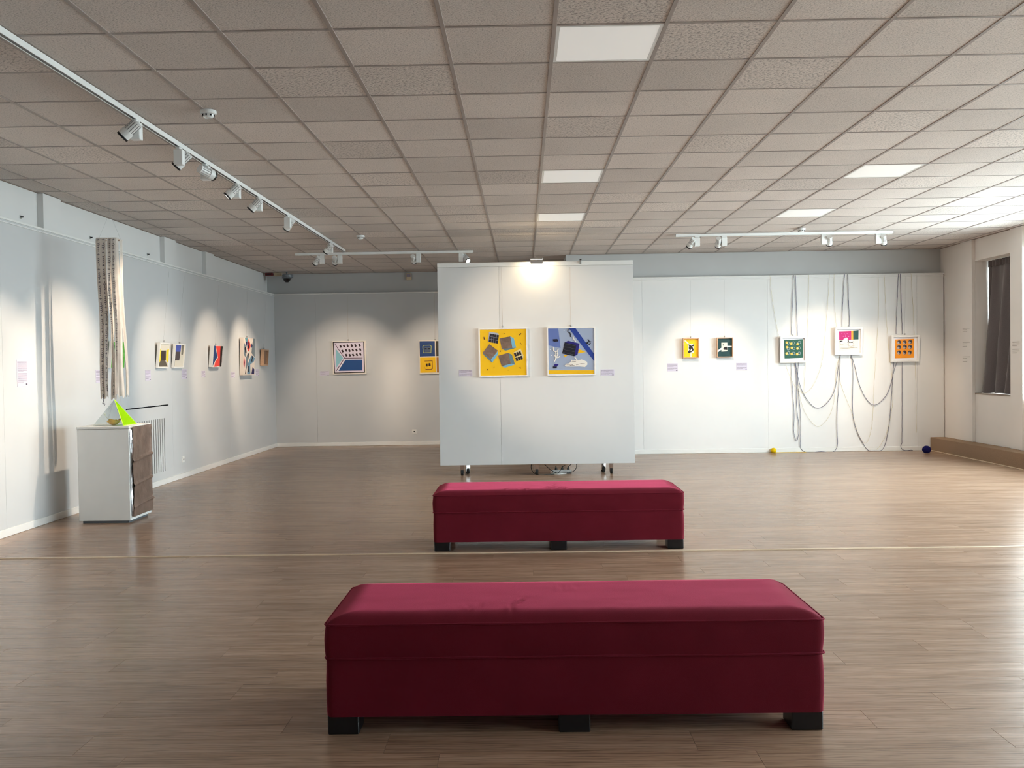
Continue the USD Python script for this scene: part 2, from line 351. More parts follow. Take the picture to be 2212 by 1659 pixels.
# --- walls
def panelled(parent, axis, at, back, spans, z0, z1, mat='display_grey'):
    """Display wall of butted boards: axis 'x' (runs along x, face y=at) or 'y' (runs along y, face x=at)."""
    for a, b in spans:
        if axis == 'x': m = rbox(a+.0007, b-.0007, min(at, back), max(at, back), z0, z1, .0012)
        else: m = rbox(min(at, back), max(at, back), a+.0007, b-.0007, z0, z1, .0012)
        obj('board', m, mat, parent)
# left wall
wl = thing('wall_left', kind='structure')
obj('masonry', bx(XLU-.12, XLU, YF, YBU, 0, ZC+.1), 'wall_white', wl)
for a, b in ((2.6, 2.95), (6.0, 6.35), (9.11, 9.46), (12.20, 12.60), (13.80, 14.16)):
    obj('pilaster', rbox(XLU, XLU+.065, a, b, DTOP-.1, ZC-.006, .002), 'wall_white', wl)
spans = [(YF, -1.6), (-1.6, .84), (.84, 3.28), (3.28, 5.72), (5.72, 8.16), (8.16, 10.55)]
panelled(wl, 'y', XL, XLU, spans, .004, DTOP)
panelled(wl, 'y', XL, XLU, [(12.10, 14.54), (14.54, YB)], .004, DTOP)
# the board with the convector slots
bd = sbox(10.5507, .004, 12.0993, DTOP)
slots = [sbox(11.815-.068*k-.009, .172, 11.815-.068*k+.009, .868) for k in range(16)] + [sbox(10.68, 1.030, 11.97, 1.045)]
m = extr(bd.difference(unary_union(slots)), .004)
m.apply_transform(np.array([[0,0,1,XL-.004],[1,0,0,0],[0,1,0,0],[0,0,0,1.0]]))
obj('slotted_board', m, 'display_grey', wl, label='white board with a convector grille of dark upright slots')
obj('convector_cavity', bx(XLU+.005, XLU+.03, 10.56, 12.09, .05, 1.2), 'dark_cavity', wl)
obj('top_ledge', rbox(XLU, XL+.012, YF, YB, DTOP-.002, DTOP+.018, .002), 'trim_white', wl)
obj('rail', rbox(XL, XL+.010, YF, YB, DTOP-.030, DTOP-.020, .002), 'trim_white', wl)
# back wall, left half (alcove) and the side wall of the alcove
wb = thing('wall_back', kind='structure')
obj('masonry', bx(XLU, XS+.12, YBU, YBU+.12, 0, ZC+.1), 'upper_grey', wb)
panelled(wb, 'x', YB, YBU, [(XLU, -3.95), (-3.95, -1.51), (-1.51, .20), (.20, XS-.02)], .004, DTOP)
obj('top_ledge', rbox(XLU, XS, YB-.012, YBU, DTOP-.002, DTOP+.018, .002), 'trim_white', wb)
wb2 = thing('wall_alcove', kind='structure')
obj('masonry', bx(XS, XS+.12, YRU+.1205, YBU-.0005, 0, ZC+.1), 'wall_white', wb2)
wr = thing('wall_back_right', kind='structure')
obj('masonry', bx(XS, 7.6, YRU, YRU+.12, 0, ZC+.1), 'upper_grey', wr)
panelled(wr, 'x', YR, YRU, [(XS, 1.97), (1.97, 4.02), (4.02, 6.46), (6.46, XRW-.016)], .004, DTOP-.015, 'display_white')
obj('shadow_gap', bx(XRW-.016, XRW-.001, YRU-.03, YRU-.001, .01, DTOP-.05), 'dark_cavity', wr)  # near-black strip, the shade of the gap put into its colour
obj('top_ledge', rbox(XS, XRW, YR-.010, YRU, DTOP-.017, DTOP+.003, .002), 'trim_white', wr)
obj('rail', rbox(XS, XRW, YR-.009, YR, DTOP-.050, DTOP-.042, .002), 'trim_white', wr)
# wall behind the camera
struct('wall_front', bx(XLU-.12, 7.6, YF-.12, YF, 0, ZC+.1), 'wall_far_grey')
# right wall: openings cut through it, pilasters proud of it
SZ0, SZ1 = .955, 2.985
openings = [(12.80, 13.87)] + WIN_BIG
wall = sbox(YF, 0, YRU, ZC+.1).difference(unary_union([sbox(a, SZ0, b, SZ1) for a, b in openings]))
m = extr(wall, .42); m.apply_transform(np.array([[0,0,1,XRW],[1,0,0,0],[0,1,0,0],[0,0,0,1.0]]))
wrt = thing('wall_right', kind='structure')
obj('masonry', m, 'wall_warm', wrt)
for a, b in ((13.87, 14.24), (12.48, 12.79), (9.24, 9.47), (6.09, 6.32), (2.95, 3.17), (-.24, .0)):
    obj('pilaster', rbox(XRP, XRW, a, b, .222, ZC-.006, .003), 'wall_warm', wrt)
struct('podium', rbox(6.665, XRW, -2.0, YR-.004, 0, .22, .006), 'carpet_brown')
struct('trim_2', rbox(6.652, 6.664, -2.0, YR-.02, 0, .012, .002), 'gold_strip')
# windows
def window(k, a, b):
    w = thing(f'window_{k}', kind='structure')
    x0, x1 = XRW+.26, XRW+.32
    fr = [bx(x0, x1, a, b, SZ0, SZ0+.06), bx(x0, x1, a, b, SZ1-.06, SZ1), bx(x0, x1, a, a+.06, SZ0+.06, SZ1-.06), bx(x0, x1, b-.06, b, SZ0+.06, SZ1-.06)]
    obj('window_frame', fr, 'metal_white', w)
    n = 1 if b-a < 1.5 else 2
    for q in range(1, n+1):
        if q < n+0: obj('mullion', bx(x0, x1, a+(b-a)*q/n-.03, a+(b-a)*q/n+.03, SZ0+.06, SZ1-.06), 'metal_white', w)
    for q in range(n):
        y0, y1 = a+(b-a)*q/n+(.06 if q == 0 else .03), a+(b-a)*(q+1)/n-(.06 if q == n-1 else .03)
        obj('pane', bx(x0+.025, x0+.033, y0, y1, SZ0+.06, SZ1-.06), 'window_glass', w)
    obj('window_sill', rbox(XRW-.012, x0, a+.002, b-.002, SZ0-.001, SZ0+.02, .004), 'ledge_wood' if k == 1 else 'trim_white', w)
for k, (a, b) in enumerate(openings): window(k+1, a, b)  # last window is unseen, added to light the foreground floor and ceiling
# baseboards
struct('baseboard_left', rbox(XL, XL+.013, YF, YB, .001, .072, .003), 'trim_white')
struct('baseboard_back', rbox(XL+.013, XS, YB-.013, YB, .001, .072, .003), 'trim_white')
struct('baseboard_right', rbox(XS, 6.66, YR-.013, YR, .001, .072, .003), 'trim_white')
struct('outdoor_ground', bx(7.9, 60, -40, 60, -.6, -.5), 'outside_ground')

# ------------------------------------------------------------------ furniture: two upholstered benches
def bench(label, x0, x1, y0, y1, mid, wrinkles):
    t = thing('bench', label, 'bench', (x0, y0, 0), group='red upholstered benches')
    L, D = x1-x0, y1-y0
    zb, zs, zt = .074, .315, .452
    # lower skirt, slightly bowed
    def hull(zlo, zhi, bow, inset, n=60, m=10, seed=1):
        ang = []
        pts = []
        r = .025
        # rounded rectangle outline
        outline = Polygon([(inset+r,inset+r),(L-inset-r,inset+r),(L-inset-r,D-inset-r),(inset+r,D-inset-r)]).buffer(r, quad_segs=5).exterior
        N = 360
        base = np.array([outline.interpolate(k/N, normalized=True).coords[0] for k in range(N)])
        c = np.array([L/2, D/2])
        V = []
        for k in range(m+1):
            s = k/m; z = zlo+(zhi-zlo)*s
            off = bow*math.sin(math.pi*s)
            d = base.copy()
            nrm = np.stack([np.where(d[:,0] < .04, -1, np.where(d[:,0] > L-.04, 1, 0)), np.where(d[:,1] < .04, -1, np.where(d[:,1] > D-.04, 1, 0))], 1)
            w = meshkit.fbm(np.c_[d*4, np.full(N, z*9)], 3, seed)-.5
            d = d + nrm*(off + .006*w)[:,None]
            V.append(np.c_[d, np.full(N, z)])
        V = np.vstack(V); i = np.arange(N); j = (i+1) % N; F = []
        for k in range(m):
            F += [np.stack([k*N+i, k*N+j, (k+1)*N+j],1), np.stack([k*N+i, (k+1)*N+j, (k+1)*N+i],1)]
        V = np.vstack([V, [[L/2, D/2, zlo]], [[L/2, D/2, zhi]]]); nb = len(V)-2
        F += [np.stack([j, i, np.full(N, nb)],1), np.stack([m*N+i, m*N+j, np.full(N, nb+1)],1)]
        return trimesh.Trimesh(V, np.vstack(F), process=False)
    obj('upholstered_base', hull(zb, zs-.002, .003, .002), 'velvet', t, smooth=40)
    obj('cushion_boxing', hull(zs+.002, zt, .004, .0), 'velvet', t, smooth=40)
    nx, ny = 150, 52
    # crowned top with puckers
    def top(u, v):
        X, Y = u*L, v*D
        e = np.minimum.reduce([X*.9, (L-X)*.9, Y*1.25, (D-Y)*1.1])
        h = 1-(1-np.clip(e/.13, 0, 1))**2.6
        Z = zt-.001+.036*h + .004*(meshkit.fbm(np.stack([X*3, Y*5, X*0], -1), 3, 5)-.5)*h
        for (wx, wy, ang, ln, amp) in wrinkles:
            c, s = math.cos(ang), math.sin(ang)
            a = (X-wx)*c+(Y-wy)*s; b = -(X-wx)*s+(Y-wy)*c
            Z = Z - amp*np.exp(-(a/ln)**2-(b/.006)**2)*h + amp*.7*np.exp(-(a/ln)**2-((b-.014)/.007)**2)*h
        # pull the corners in
        k = np.clip(1-np.minimum(X, L-X)/.05, 0, 1)*np.clip(1-np.minimum(Y, D-Y)/.05, 0, 1)
        return np.stack([X+(L/2-X)*.010*k, Y+(D/2-Y)*.03*k, Z], -1)
    obj('cushion_top', sheet(top, nx, ny, .004), 'velvet', t, smooth=50)
    def ring(z, out):
        r = .02
        o = Polygon([(r,r),(L-r,r),(L-r,D-r),(r,D-r)]).buffer(r+out, quad_segs=5).exterior
        p = np.array([o.interpolate(k/240, normalized=True).coords[0] for k in range(241)])
        w = .0025*(meshkit.fbm(np.c_[p*3, np.zeros(241)], 2, 3)-.5)
        return tube(np.c_[p, np.full(241, z)+w], .0042, 7)
    obj('piping', ring(zt, .001), 'velvet', t, smooth=True)
    obj('piping', ring(zs, .002), 'velvet', t, smooth=True)
    for lx in (.005, mid, L-.135):
        for ly in (.006, D-.135):
            obj('leg', rbox(lx, lx+.128, ly, ly+.128, 0, zb+.004, .004), 'wood_black', t)
W1 = [(.62,.10,1.5,.05,.006), (.76,.09,1.6,.06,.005), (.80,.20,1.3,.05,.005), (.98,.42,1.5,.06,.0022), (1.05,.44,1.7,.05,.0020), (.58,.12,1.7,.03,.004)]
W2 = [(.94,.15,1.9,.07,.007), (1.00,.17,2.0,.08,.008), (1.07,.14,1.9,.07,.007), (.70,.10,1.6,.04,.006), (.76,.08,1.5,.04,.006), (.60,.10,1.5,.03,.005), (1.00,.30,1.7,.05,.006)]
bench('long dark red upholstered bench nearest the viewer, on black block feet', -.825, 1.205, 3.64, 4.27, .95, W1)
bench('long dark red upholstered bench behind the nearest one, in front of the rolling panel', -.745, 1.282, 7.26, 7.90, .95, W2)

# ------------------------------------------------------------------ artworks
class Art:
    """A picture in a local frame: x right 0..w, z up 0..h, front towards -y. Corner pixels of a sketch map on it."""
    def __init__(s, name, label, loc, rotz, w, h, depth, tilt=0, frame='frame_white', fw=.018, recess=.012, ground=(230,225,215), quad=None, cat='framed picture', group=None, mat=None):
        s.t = thing(name, label, cat, loc, rotz, tilt, group)
        s.w, s.h, s.d = w, h, depth
        s.face = -depth+recess
        if quad:
            (x0,y0),(x1,y1),(x2,y2),(x3,y3) = quad
            A = []; B = []
            for (px,py),(u,v) in zip(quad, ((0,1),(1,1),(1,0),(0,0))):
                A.append([px,py,px*py,1]); B.append([u,v])
            s.M = np.linalg.lstsq(np.array(A,float), np.array(B,float), rcond=None)[0]
        if fw:
            obj('frame', [bx(0,w,-depth,0,0,fw), bx(0,w,-depth,0,h-fw,h), bx(0,fw,-depth,0,fw,h-fw), bx(w-fw,w,-depth,0,fw,h-fw)], frame, s.t)
        obj('picture_ground', bx(fw,w-fw,s.face,-.001 if fw else 0,fw,h-fw), colour(ground) if mat is None else mat, s.t)
        s.lay = 0
    def uv(s, pts):
        p = np.array(pts, float); A = np.c_[p, p[:,0]*p[:,1], np.ones(len(p))]
        q = A @ s.M; return np.c_[q[:,0]*s.w, q[:,1]*s.h]
    def put(s, name, geo, rgb, thick=.0012, mat=None):
        s.lay += 1
        clip = sbox(.002,.002,s.w-.002,s.h-.002)
        g = geo.buffer(0).intersection(clip)
        if g.is_empty: return
        gs = [q for q in getattr(g, 'geoms', [g]) if q.geom_type == 'Polygon' and q.area > 1e-8]
        small = len(gs) > 1 and np.mean([math.sqrt(q.area) for q in gs]) < .03
        for q in ([g] if small else gs):
            m = extr(q, thick+.00025*s.lay)
            m.apply_transform(np.array([[1,0,0,0],[0,0,-1,s.face],[0,1,0,0],[0,0,0,1.0]]))
            obj(name, m, colour(rgb) if mat is None else mat, s.t, kind='stuff' if small else None)
    def poly(s, name, polys, rgb, thick=.0012, mat=None):
        if np.ndim(polys[0][0]) == 0: polys = [polys]
        s.put(name, unary_union([Polygon(s.uv(p)).buffer(0) for p in polys]), rgb, thick, mat)
    def line(s, name, lines, width, rgb, thick=.0012, cap=1):
        if np.ndim(lines[0][0]) == 0: lines = [lines]
        sc = s.w/abs((s.uv([(0,0),(1,0)])[1]-s.uv([(0,0),(1,0)])[0])[0])
        k = s.w/sc
        s.put(name, unary_union([LineString(s.uv(p)).buffer(width*k/2 if False else width/sc*s.w/2, cap_style=cap) for p in lines]), rgb, thick)
    def dots(s, name, pts, r, rgb, thick=.0012, ring=0):
        sc = 1/abs((s.uv([(0,0),(1,0)])[1]-s.uv([(0,0),(1,0)])[0])[0])
        g = [Point(*c).buffer(r/sc, quad_segs=6) for c in s.uv(pts)]
        if ring: g = [a.difference(Point(*c).buffer((r-ring)/sc, quad_segs=6)) for a, c in zip(g, s.uv(pts))]
        s.put(name, unary_union(g), rgb, thick)
    def wire(s, top, x=None, mat='wire_tan', r=.0011, knob=True):
        """Hanging line from the rail: TOP is its length above the frame; a nail head shows over the frame."""
        x = s.w/2 if x is None else x
        obj('hanging_wire', tube([(x,-.006,s.h*.8),(x,-.006,s.h+top*.5),(x,-.004,s.h+top)], r, 5), mat, s.t)
        if knob: obj('hook', lathe([(0,-.016),(.011,-.010),(.012,0),(.008,.010),(0,.012)], 12, (x,-.016,s.h+.02)), 'steel', s.t, smooth=True)

# -- on the rolling panel
PYF = 12.25
a = Art('framed_picture', 'white framed yellow picture of tumbling foil covered cubes, on the rolling panel', (-.597, PYF-.001, 1.346), 0, .662, .660, .045, recess=.012, ground=(232,184,0), quad=[(140,160),(1525,145),(1545,1560),(150,1572)])
BR, SL, LB = (122,100,74), (92,120,132), (112,172,205)
a.poly('cube_face', [[(735,455),(1040,400),(1100,735),(800,760)],[(445,620),(685,810),(490,1060),(255,870)],[(695,960),(980,875),(1060,1190),(795,1265)]], BR, .004, 'foil_copper')
a.poly('cube_side', [[(1040,400),(1140,450),(1205,725),(1100,735)],[(490,1060),(690,822),(682,930),(520,1165)],[(795,1265),(1060,1190),(1175,1215),(890,1305)]], LB, .003)
a.poly('cube_shade', [[(800,760),(1100,735),(1205,735),(905,815)],[(255,870),(490,1060),(520,1165),(290,940)],[(980,875),(1085,930),(1175,1215),(1060,1190)]], SL, .003)
a.poly('grid_block', [[(440,265),(695,305),(722,365),(460,312)],[(440,265),(460,312),(425,555),(415,520)]], (168,172,186), .003)
a.poly('grid_block', [[(460,312),(720,365),(680,605),(425,557)]], (22,20,34), .003)
a.line('grid_line', [[(530,330),(495,575)],[(590,340),(556,585)],[(655,352),(620,598)],[(445,395),(705,445)],[(437,470),(692,520)]], 9, (120,122,140), .003)
a.poly('die', [(1130,872),(1330,752),(1415,960),(1402,1045),(1215,1130)], (214,200,150), .003)
sq = []
for r in range(2):
    for c in range(3):
        ox, oy = 1140+c*66+r*42, 892-c*22+r*132
        sq.append([(ox,oy),(ox+56,oy-18),(ox+88,oy+80),(ox+32,oy+100)])
a.poly('die_face', sq, (30,18,26), .0035)
a.poly('fleck', [[(285,410),(300,405),(320,490),(290,485)],[(1300,340),(1345,305),(1355,330),(1300,375)],[(1310,600),(1335,580),(1340,612)],[(748,815),(772,808),(765,850),(752,845)],[(360,1360),(408,1340),(400,1388)],[(555,1310),(590,1285),(575,1320)],[(970,1375),(990,1368),(980,1395)],[(1298,1310),(1325,1280),(1340,1340)],[(865,318),(890,310),(885,335)],[(1345,625),(1362,622),(1355,640)]], (74,34,20), .002)
a.wire(.82, x=.325)
a = Art('framed_picture', 'white framed blue picture with a dark cube and white coral, on the rolling panel', (.327, PYF-.001, 1.350), 0, .655, .655, .045, recess=.012, ground=(150,164,190), quad=[(150,110),(1560,105),(1575,1512),(162,1532)])
a.poly('blue_field', [(190,150),(485,150),(550,722),(195,640)], (92,112,172))
a.poly('stripe', [(785,140),(980,140),(1530,905),(1530,1115)], (28,58,142), .002)
a.poly('yellow_band', [[(200,1375),(1525,1375),(1525,1478),(200,1478)],[(1080,750),(1290,845),(1060,882)],[(640,930),(755,930),(680,992)]], (226,176,8))
a.poly('cube', [[(770,510),(1100,595),(1010,640),(670,560)],[(1010,640),(1100,595),(1040,920),(950,965)]], (24,14,108), .004)
a.poly('cube', [(670,555),(1010,638),(950,965),(595,880)], (10,12,30), .004)
a.line('cube_line', [[(690,600),(985,665)],[(665,685),(970,750)],[(645,770),(955,835)],[(625,850),(935,920)]], 8, (70,74,84), .004)
a.poly('small_box', [[(325,462),(440,455),(486,480),(484,528),(380,534),(330,520)],[(322,1262),(440,1262),(432,1312),(325,1316)]], (12,10,36), .003)
a.poly('small_box', [(380,1186),(502,1186),(440,1258),(340,1258)], (30,16,112), .003)
a.line('squiggle', [[(770,170),(762,250),(830,290),(846,390)],[(1350,478),(1388,540),(1300,582)],[(1385,550),(1430,545)],[(1330,590),(1390,620),(1415,585)]], 26, (18,18,34), .003)
a.line('coral', [[(340,710),(350,800),(400,828),(450,815),(482,755)],[(470,820),(450,892)],[(410,830),(412,985),(372,930)],[(410,985),(400,1060),(372,1112)],[(410,1010),(490,995),(525,960)],[(432,985),(475,895)],[(920,400),(940,470),(992,532)],[(960,985),(1040,1090)]], 26, (226,222,214), .005)
a.poly('coral', [(668,1242),(720,1180),(800,1170),(855,1105),(848,1050),(900,1095),(960,1075),(1060,1085),(1160,1055),(1240,1085),(1322,1130),(1332,1205),(1260,1282),(1100,1262),(900,1268),(700,1266)], (224,220,212), .005)
a.line('coral_gap', [[(720,1215),(800,1215),(960,1240)],[(880,1120),(990,1110)],[(1000,1215),(1150,1180),(1250,1185)],[(830,1235),(900,1205)]], 14, (140,134,128), .0052)
a.dots('speck', [(250,765),(280,935),(655,205)], 14, (226,224,218))
a.wire(.81, x=.325)
# -- back wall, left half
a = Art('canvas_picture', 'white panel picture with blue trapezoid and rows of dark tablets, far left back wall', (-3.632, YB, 1.367), 0, .640, .640, .030, fw=0, recess=0, ground=(232,224,214), quad=[(300,185),(1500,175),(1525,1375),(312,1378)], cat='picture')
a.poly('black_border', [[(318,215),(1440,200),(1445,232),(320,245)],[(318,215),(350,215),(392,1328),(360,1332)],[(360,1332),(1475,1318),(1475,1288),(360,1302)],[(1412,205),(1442,200),(1476,1318),(1440,1318)]], (42,36,36))
a.poly('lavender_field', [(350,245),(1412,232),(1440,1288),(388,1302)], (222,212,228), .001)
a.poly('cyan_triangle', [(415,450),(690,790),(440,1130)], (140,192,206))
a.line('white_line', [[(770,830),(1385,830)],[(755,815),(500,1245)]], 34, (236,232,240))
a.poly('blue_trapezoid', [(770,850),(1370,850),(1385,1240),(515,1240)], (24,74,134))
a.line('dark_line', [[(400,300),(740,790),(1378,790)],[(740,790),(435,1245)]], 20, (84,50,72))
tb = [(600,370),(720,360),(848,348),(1000,345),(1130,345),(1280,335),(665,540),(798,515),(920,525),(1038,510),(1168,512),(1300,490),(798,685),(930,690),(1048,682),(1185,672),(1310,660)]
def rot_rect(c, w, h, deg):
    k = math.radians(deg); return [(c[0]+x*math.cos(k)-y*math.sin(k), c[1]+x*math.sin(k)+y*math.cos(k)) for x, y in ((-w/2,-h/2),(w/2,-h/2),(w/2,h/2),(-w/2,h/2))]
a.poly('tablet', [rot_rect(c, 58, 92, -26) for c in tb], (40,16,24), .003)
a.wire(.86, x=.30, r=.0009)
a = Art('canvas_picture', 'panel picture of four colour squares, blue over yellow, partly hidden by the rolling panel', (-1.972, YB, 1.352), 0, .655, .640, .030, fw=0, recess=0, ground=(236,226,206), quad=[(280,185),(1490,175),(1510,1360),(292,1365)], cat='picture')
a.poly('blue_square', [(290,205),(825,205),(838,735),(300,740)], (30,66,124))
a.poly('yellow_square', [(305,780),(850,775),(860,1305),(310,1310)], (250,196,10))
a.poly('olive_square', [(868,200),(1420,200),(1420,735),(878,735)], (66,58,46)); a.poly('ochre_square', [(888,778),(1440,775),(1440,1308),(898,1308)], (176,118,36))
a.line('outline', [[(430,350),(660,345),(705,380),(690,610),(430,615),(420,560),(405,400),(430,350)]], 26, (160,172,110), .002)
a.poly('grey_face', [(470,405),(660,405),(650,595),(480,590)], (78,92,118), .002)
a.poly('eye', [[(475,450),(545,455),(540,495),(478,490)],[(575,455),(655,448),(655,492),(580,490)]], (12,12,14), .002)
a.line('outline', [[(470,905),(740,900),(742,1170),(690,1195),(500,1190)]], 20, (130,66,14), .002)
a.line('outline', [[(470,905),(455,950),(462,1120),(500,1190)]], 12, (206,150,30), .002)
a.poly('eye', [[(510,992),(572,990),(575,1092),(508,1095)],[(612,980),(672,975),(682,1075),(640,1090),(605,1060)]], (50,20,14), .002)
a.wire(.88, x=.30, r=.0009)
# -- back wall, right half
def lean(h, deg): return deg
a = Art('framed_picture', 'small wood framed yellow picture with a black twisted figure, right back wall', (2.620, YR-.012, 1.575), 0, .262, .325, .055, tilt=3, frame='wood_frame', fw=.013, recess=.034, ground=(252,196,4), quad=[(160,150),(692,150),(668,748),(160,752)])
a.poly('white_shape', [(340,320),(530,330),(520,600),(340,602)], (240,232,214)); a.line('white_shape', [[(238,225),(350,322)]], 44, (240,224,196)); a.line('white_shape', [[(425,600),(425,725)]], 50, (246,216,180))
a.poly('black_figure', [(340,340),(400,345),(440,382),(520,330),(515,392),(470,402),(512,480),(500,540),(390,592),(340,590),(335,560),(380,500),(355,450),(370,390)], (34,28,30), .002)
a.poly('white_gap', [(402,540),(440,462),(466,480),(440,530)], (240,232,214), .0022)
a.wire(.94, r=.0009, mat='wire_grey')
a = Art('framed_picture', 'small wood framed dark green picture with white block and black oval', (3.172, YR-.012, 1.578), 0, .266, .325, .055, tilt=3, frame='wood_frame', fw=.015, recess=.030, ground=(26,62,64), quad=[(1180,130),(1695,130),(1682,738),(1172,742)])
a.poly('white_block', [(1330,285),(1520,285),(1518,556),(1330,562)], (214,216,204)); a.line('white_bar', [[(1515,405),(1640,405)]], 40, (238,234,230)); a.line('white_bar', [[(1205,560),(1335,470)]], 52, (232,236,240))
a.poly('black_oval', [(1510,408),(1440,418),(1398,445),(1390,475),(1410,505),(1512,512)], (26,16,22), .002); a.poly('black_oval', [(1378,332),(1398,330),(1392,385),(1376,360)], (40,36,36), .002)
a.wire(.94, r=.0009, mat='wire_grey')
a = Art('framed_picture', 'white box framed green picture with nine yellow blossoms and rings, hung among the yarn cords', (4.205, YR-.02, 1.475), 0, .425, .432, .05, tilt=3, fw=.030, recess=.030, mat='mat_board', quad=[(142,280),(730,285),(722,878),(125,886)])
a.poly('green_print', [(232,370),(660,355),(650,772),(235,786)], (24,82,64), .004)
a.dots('ring', [(320,435),(440,435),(575,425),(320,565),(445,560),(570,550),(325,660),(440,670),(570,668)], 34, (150,160,170), .004, ring=9)
a.dots('blossom', [(290,425),(392,450),(535,462),(298,528),(402,545),(532,562),(285,672),(398,682),(522,688)], 28, (240,178,66), .0045)
a.dots('blossom_heart', [(300,440),(405,440),(545,450),(305,545),(412,550),(540,558),(290,676),(400,684),(530,684)], 10, (250,222,160), .005)
a.wire(.96, r=.0009, mat='wire_grey')
a = Art('framed_picture', 'white box framed picture with magenta field, highest of three among the cords', (5.098, YR-.02, 1.592), 0, .442, .448, .05, tilt=3, fw=.030, recess=.030, mat='mat_board', quad=[(1388,75),(1985,75),(1980,680),(1372,690)])
a.poly('cream_print', [(1480,165),(1910,150),(1900,572),(1476,592)], (236,226,212), .004)
a.poly('magenta_field', [(1480,165),(1745,158),(1745,355),(1480,362)], (190,18,112), .0042); a.poly('orange_stripe', [(1745,158),(1790,156),(1790,352),(1745,355)], (242,160,40), .0042); a.poly('green_field', [(1790,156),(1908,150),(1906,345),(1790,352)], (24,70,66), .0042)
a.dots('dot', [(1540,215),(1600,222),(1655,218),(1625,250),(1570,275),(1618,285),(1690,280)], 9, (240,120,190), .0045)
a.poly('dark_shape', [[(1486,372),(1570,366),(1560,400),(1500,440)],[(1640,345),(1700,372),(1680,420),(1635,400)],[(1690,380),(1790,372),(1780,420),(1690,415)]], (46,40,42), .0045)
a.dots('white_shape', [(1600,350),(1640,330),(1580,385),(1640,385),(1720,380),(1755,378),(1530,420),(1740,450)], 28, (246,240,232), .005)
a.line('grey_outline', [[(1500,460),(1600,440),(1680,450)],[(1690,430),(1670,490),(1740,500),(1810,490),(1790,430)],[(1510,520),(1880,525)],[(1500,548),(1700,540),(1880,520)]], 6, (140,126,104), .005)
a.wire(.84, r=.0009, mat='wire_grey')
a = Art('framed_picture', 'white box framed orange picture with nine grey shells, rightmost among the yarn cords', (6.012, YR-.02, 1.465), 0, .450, .432, .05, tilt=3, fw=.030, recess=.030, mat='mat_board', quad=[(315,232),(1402,215),(1402,1292),(268,1312)])
a.poly('orange_print', [(470,400),(1215,370),(1215,1140),(452,1165)], (240,148,16), .004)
pts = [(620,510),(840,515),(1065,490),(615,710),(850,695),(1060,695),(615,925),(835,925),(1045,930)]
a.dots('shell', pts, 78, (92,78,80), .0042); a.dots('shell_light', [(x-28,y+32) for x, y in pts], 46, (176,166,166), .0045); a.dots('shell_dark', [(x+22,y-12) for x, y in pts], 30, (42,34,44), .005)
a.wire(.96, r=.0009, mat='wire_grey')
# -- left wall (seen at a slant); tops lean out from the wall
def LA(name, label, y0, y1, z0, z1, depth, tilt, quad, **k):
    return Art(name, label, (XL+.006, y0, z0), 90, y1-y0, z1-z0, depth, tilt=tilt, quad=quad, **k)
a = LA('framed_picture', 'bright green picture half hidden behind the hanging cotton strips, on the left wall', 10.22, 10.58, 1.535, 1.845, .036, 5, [(0,0),(100,0),(100,100),(0,100)], fw=.006, recess=.004, ground=(104,186,72))
a.poly('dark_leaf', [(0,18),(30,12),(34,40),(0,60)], (50,118,36)); a.poly('pale_hill', [(0,55),(50,38),(100,42),(100,55),(0,70)], (128,204,100)); a.wire(.98, r=.0009, mat='wire_grey')
a = LA('framed_picture', 'white framed picture of a dark doorway between yellow walls, on the left wall', 11.56, 11.90, 1.533, 1.862, .036, 6, [(372,165),(738,185),(600,1085),(283,1085)], fw=.014, recess=.012, ground=(216,208,192))
a.poly('yellow_wall', [[(600,440),(705,390),(650,945),(560,800)],[(395,390),(420,450),(388,815),(322,900)]], (226,204,44)); a.poly('doorway', [(420,455),(580,455),(545,815),(385,815)], (66,54,54), .002); a.poly('grey_floor', [(385,815),(530,815),(600,1035),(300,1035)], (98,90,78))
a.wire(.93, r=.0009, mat='wire_grey')
a = LA('framed_picture', 'white framed picture of blue and dark rectangles with grey bars, on the left wall', 12.08, 12.44, 1.533, 1.860, .036, 6, [(935,218),(1292,225),(1200,1078),(842,1075)], fw=.014, recess=.012, ground=(218,210,194))
a.poly('blue_block', [(945,250),(1150,255),(1120,500),(925,500)], (76,90,168)); a.poly('dark_block', [(925,500),(1112,500),(1065,810),(925,810)], (78,68,70)); a.poly('grey_bar', [[(1170,260),(1252,260),(1200,600),(1145,600)],[(900,680),(932,680),(895,1022),(865,1022)]], (122,116,102))
a.wire(.93, r=.0009, mat='wire_grey')
a = LA('framed_picture', 'red, navy and black picture on a deep white frame, on the left wall', 13.52, 13.93, 1.540, 1.872, .060, 5, [(430,345),(712,375),(640,1003),(362,1000)], fw=.006, recess=.003, ground=(238,214,200))
a.poly('navy_shape', [(425,350),(488,365),(488,480),(530,690),(440,830),(372,965)], (30,64,118)); a.poly('red_shape', [(495,372),(635,382),(582,955),(412,1005),(455,850),(548,720)], (240,70,62), .002); a.poly('black_shape', [(635,385),(712,375),(640,1003),(585,990)], (36,26,24))
a.wire(.92, r=.0009, mat='wire_grey')
a = LA('canvas_picture', 'largest picture of the left wall, with red drop and winding blue shapes', 15.00, 15.64, 1.398, 2.030, .055, 2, [(1215,155),(1562,185),(1530,1262),(1188,1280)], fw=0, recess=0, ground=(222,208,196), cat='picture')
a.poly('slate_shape', [[(1245,320),(1290,450),(1300,600),(1260,740),(1215,640),(1215,430)],[(1330,640),(1370,620),(1350,800),(1330,960),(1280,1130),(1268,1000),(1290,740)],[(1510,185),(1562,190),(1545,740),(1450,610),(1470,420)]], (112,124,132)); a.poly('teal_shape', [(1258,162),(1350,178),(1330,280),(1280,290)], (100,150,164))
